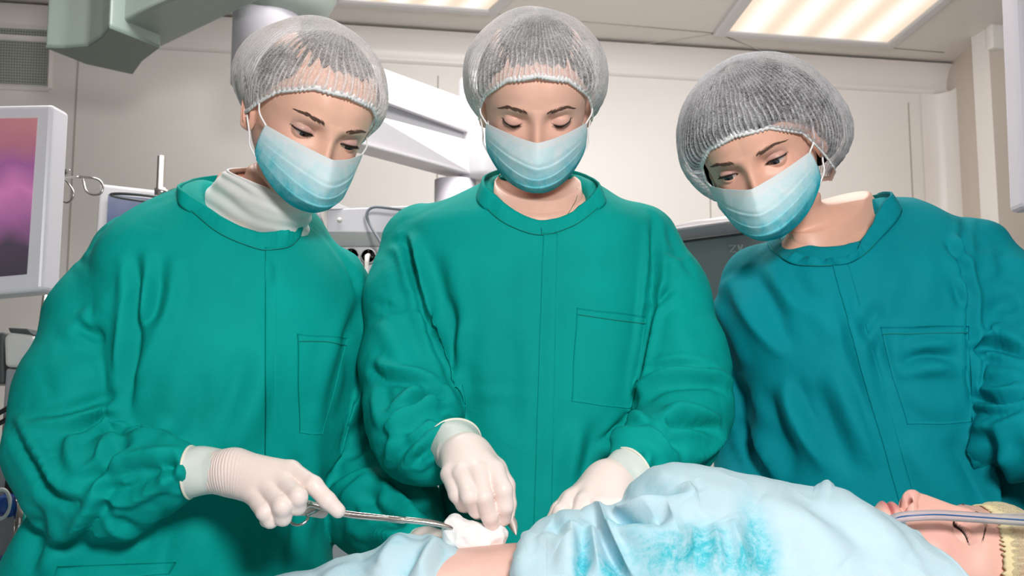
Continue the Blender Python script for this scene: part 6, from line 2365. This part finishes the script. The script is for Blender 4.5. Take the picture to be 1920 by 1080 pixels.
# screen edge at the far right and a blue object under it
rm = tag(empty('monitor', at(1990, 200, 2.0)), 'back of a pale lilac monitor cut by the right edge, high up', 'monitor')
prism(px_poly([(1896, -140, 2.0), (2300, -140, 1.9), (2300, 370, 1.9), (1918, 391, 2.0)]), (.0, .06, 0), 'frame', M['lilac_plastic'], rm, .012)
pz = at(2100, 0, 2.0)
MB().cyl((pz[0], 2.04, 1.5), (pz[0], 2.04, CEIL_Z - .001), .025).build('hanger', M['steel'], rm)
bb = tag(empty('blue_box', at(1945, 520, 2.3)), 'blue box just behind the teal gown at the right edge', 'box')
prism(px_poly([(1906, 490, 2.3), (2010, 484, 2.3), (2010, 620, 2.3), (1906, 620, 2.3)]), (0, .15, 0), 'case', M['blue_plastic'], bb, .012)
prism(px_poly([(1904, 480, 2.3), (2012, 474, 2.3), (2012, 489, 2.3), (1904, 495, 2.3)]), (0, .15, 0), 'lid', M['lilac_plastic'], bb, .006)
MB().box((at(1960, 620, 2.37)[0], 2.37, .6), (.14, .2, 1.2), None, .01).build('pedestal', M['lilac_plastic'], bb)

# air grille on the wall, upper left
gr = tag(empty('air_grille', wall_pt(40, 105, 0)), 'grey perforated air grille on the back wall under the boom hub', 'air grille')
q = [wall_pt(-90, 42, .006), wall_pt(97, 52, .006), wall_pt(92, 166, .006), wall_pt(-90, 158, .006)]
M['grille'] = mat('grille', srgb(138, 142, 134), 0.5)
t_ = NT(M['grille'])
v_ = t_.n('ShaderNodeTexVoronoi', Scale=1.0, Randomness=0.0)
v_.voronoi_dimensions = '2D'
t_.l(t_.t.nodes.new('ShaderNodeTexCoord').outputs['UV'], v_.inputs['Vector'])
t_.l(t_.ramp(v_.outputs['Distance'], [(.22, (.10, .11, .10)), (.36, (.33, .35, .32))]), t_.b.inputs['Base Color'])
o_ = link_mesh('mesh', q, [(0, 1, 2, 3)], M['grille'], gr, False)
uv_ = o_.data.uv_layers.new(name='uv')
for i, c2 in enumerate(((0, 22), (36, 22), (36, 0), (0, 0))):
    uv_.data[i].uv = c2
mb = MB()
for i in range(4):
    a_, b_ = q[i], q[(i + 1) % 4]
    mb.tube([a_, b_], .012, 4)
mb.build('frame', M['wall'], gr, False)

# equipment column at the lower left edge
ec = tag(empty('equipment_column', at(30, 900, 2.0)), 'pale equipment column with dark top and blue knobs at the left edge', 'medical column')
prism(px_poly([(6, 632, 2.0), (20, 620, 2.0), (62, 628, 2.0), (70, 640, 2.0), (64, 672, 2.0), (58, 690, 2.0), (8, 688, 2.0)]), (0, .14, 0), 'head', M['lamp_frame'], ec, .008)
prism(px_poly([(14, 614, 2.0), (52, 616, 2.0), (64, 628, 2.0), (18, 624, 2.0)]), (0, .12, 0), 'top_cover', M['dark_grey'], ec, .003)
prism(px_poly([(-60, 630, 2.04), (8, 622, 2.04), (8, 720, 2.04), (-60, 720, 2.04)]), (0, .12, 0), 'side_block', M['dark_grey'], ec, .005)
prism(px_poly([(10, 690, 2.02), (62, 690, 2.02), (50, 1400, 2.02), (-40, 1400, 2.02)]), (0, .12, 0), 'body', M['grey_plastic'], ec, .006)
prism(px_poly([(28, 735, 2.015), (40, 735, 2.015), (22, 930, 2.015), (6, 930, 2.015)]), (0, .012, 0), 'slot', M['black'], ec, .002)
s0 = at(27, 727, 2.016)
MB().cyl(s0, s0 + [0, -.005, 0], .006, .005, 16).build('screw', M['steel'], ec)
for cx, cy, rr in ((14, 948, 22), (12, 1066, 26)):
    c = at(cx, cy, 1.99)
    mb = MB().sphere(c, rr / 1000.0, 28, 18)
    mb.cyl(c, c + [0, .04, 0], .012)
    mb.build('blue_knob', M['blue_plastic'], ec)
c = at(2, 945, 1.97)
MB().tube(c + np.stack([.014 * np.cos(tt), .004 * np.cos(tt), .026 * np.sin(tt)], 1), .0035, 10, closed=True).build('hose_ring', M['grey_light'] if 'grey_light' in M else M['lamp_frame'], ec)
MB().cyl(at(44, 930, 1.99), at(38, 1040, 1.99), .014).build('valve', M['steel'], ec)
MB().cyl(at(46, 870, 1.99), at(42, 935, 1.99), .007).build('valve_stem', M['steel'], ec)
for k_ in range(2):
    MB().tube(spline(P3([(-30, 790 + 18 * k_, 1.98), (15, 765 + 20 * k_, 1.97), (45, 745 + 18 * k_, 1.98), (90, 730 + 18 * k_, 2.02)]), 24), .0045, 10).build('hose', M['black'], ec)

# low cart glimpsed between the left and middle gowns
ct = tag(empty('cart', at(620, 1030, 2.9)), 'low cart with white panel and brown shelf glimpsed between two green gowns', 'cart')
c = at(622, 1000, 2.9)
MB().box((c[0], 3.05, at(0, 985, 2.9)[2] - .02), (.5, .3, .14), None, .008).build('top_box', M['white_plastic'], ct)
M['shelf'] = mat('shelf', srgb(120, 105, 88), 0.5)
MB().box((c[0], 3.03, at(0, 1026, 2.9)[2] - .03), (.5, .34, .05), None, .004).build('shelf', M['shelf'], ct)
MB().box((c[0], 3.06, .28), (.46, .28, .50), None, .008).build('drawer_block', M['lilac_plastic'], ct)
for sx in (-1, 1):
    MB().box((c[0] + sx * .2, 3.06, .35), (.03, .26, .7), None, .004).build('side_post', M['steel'], ct)
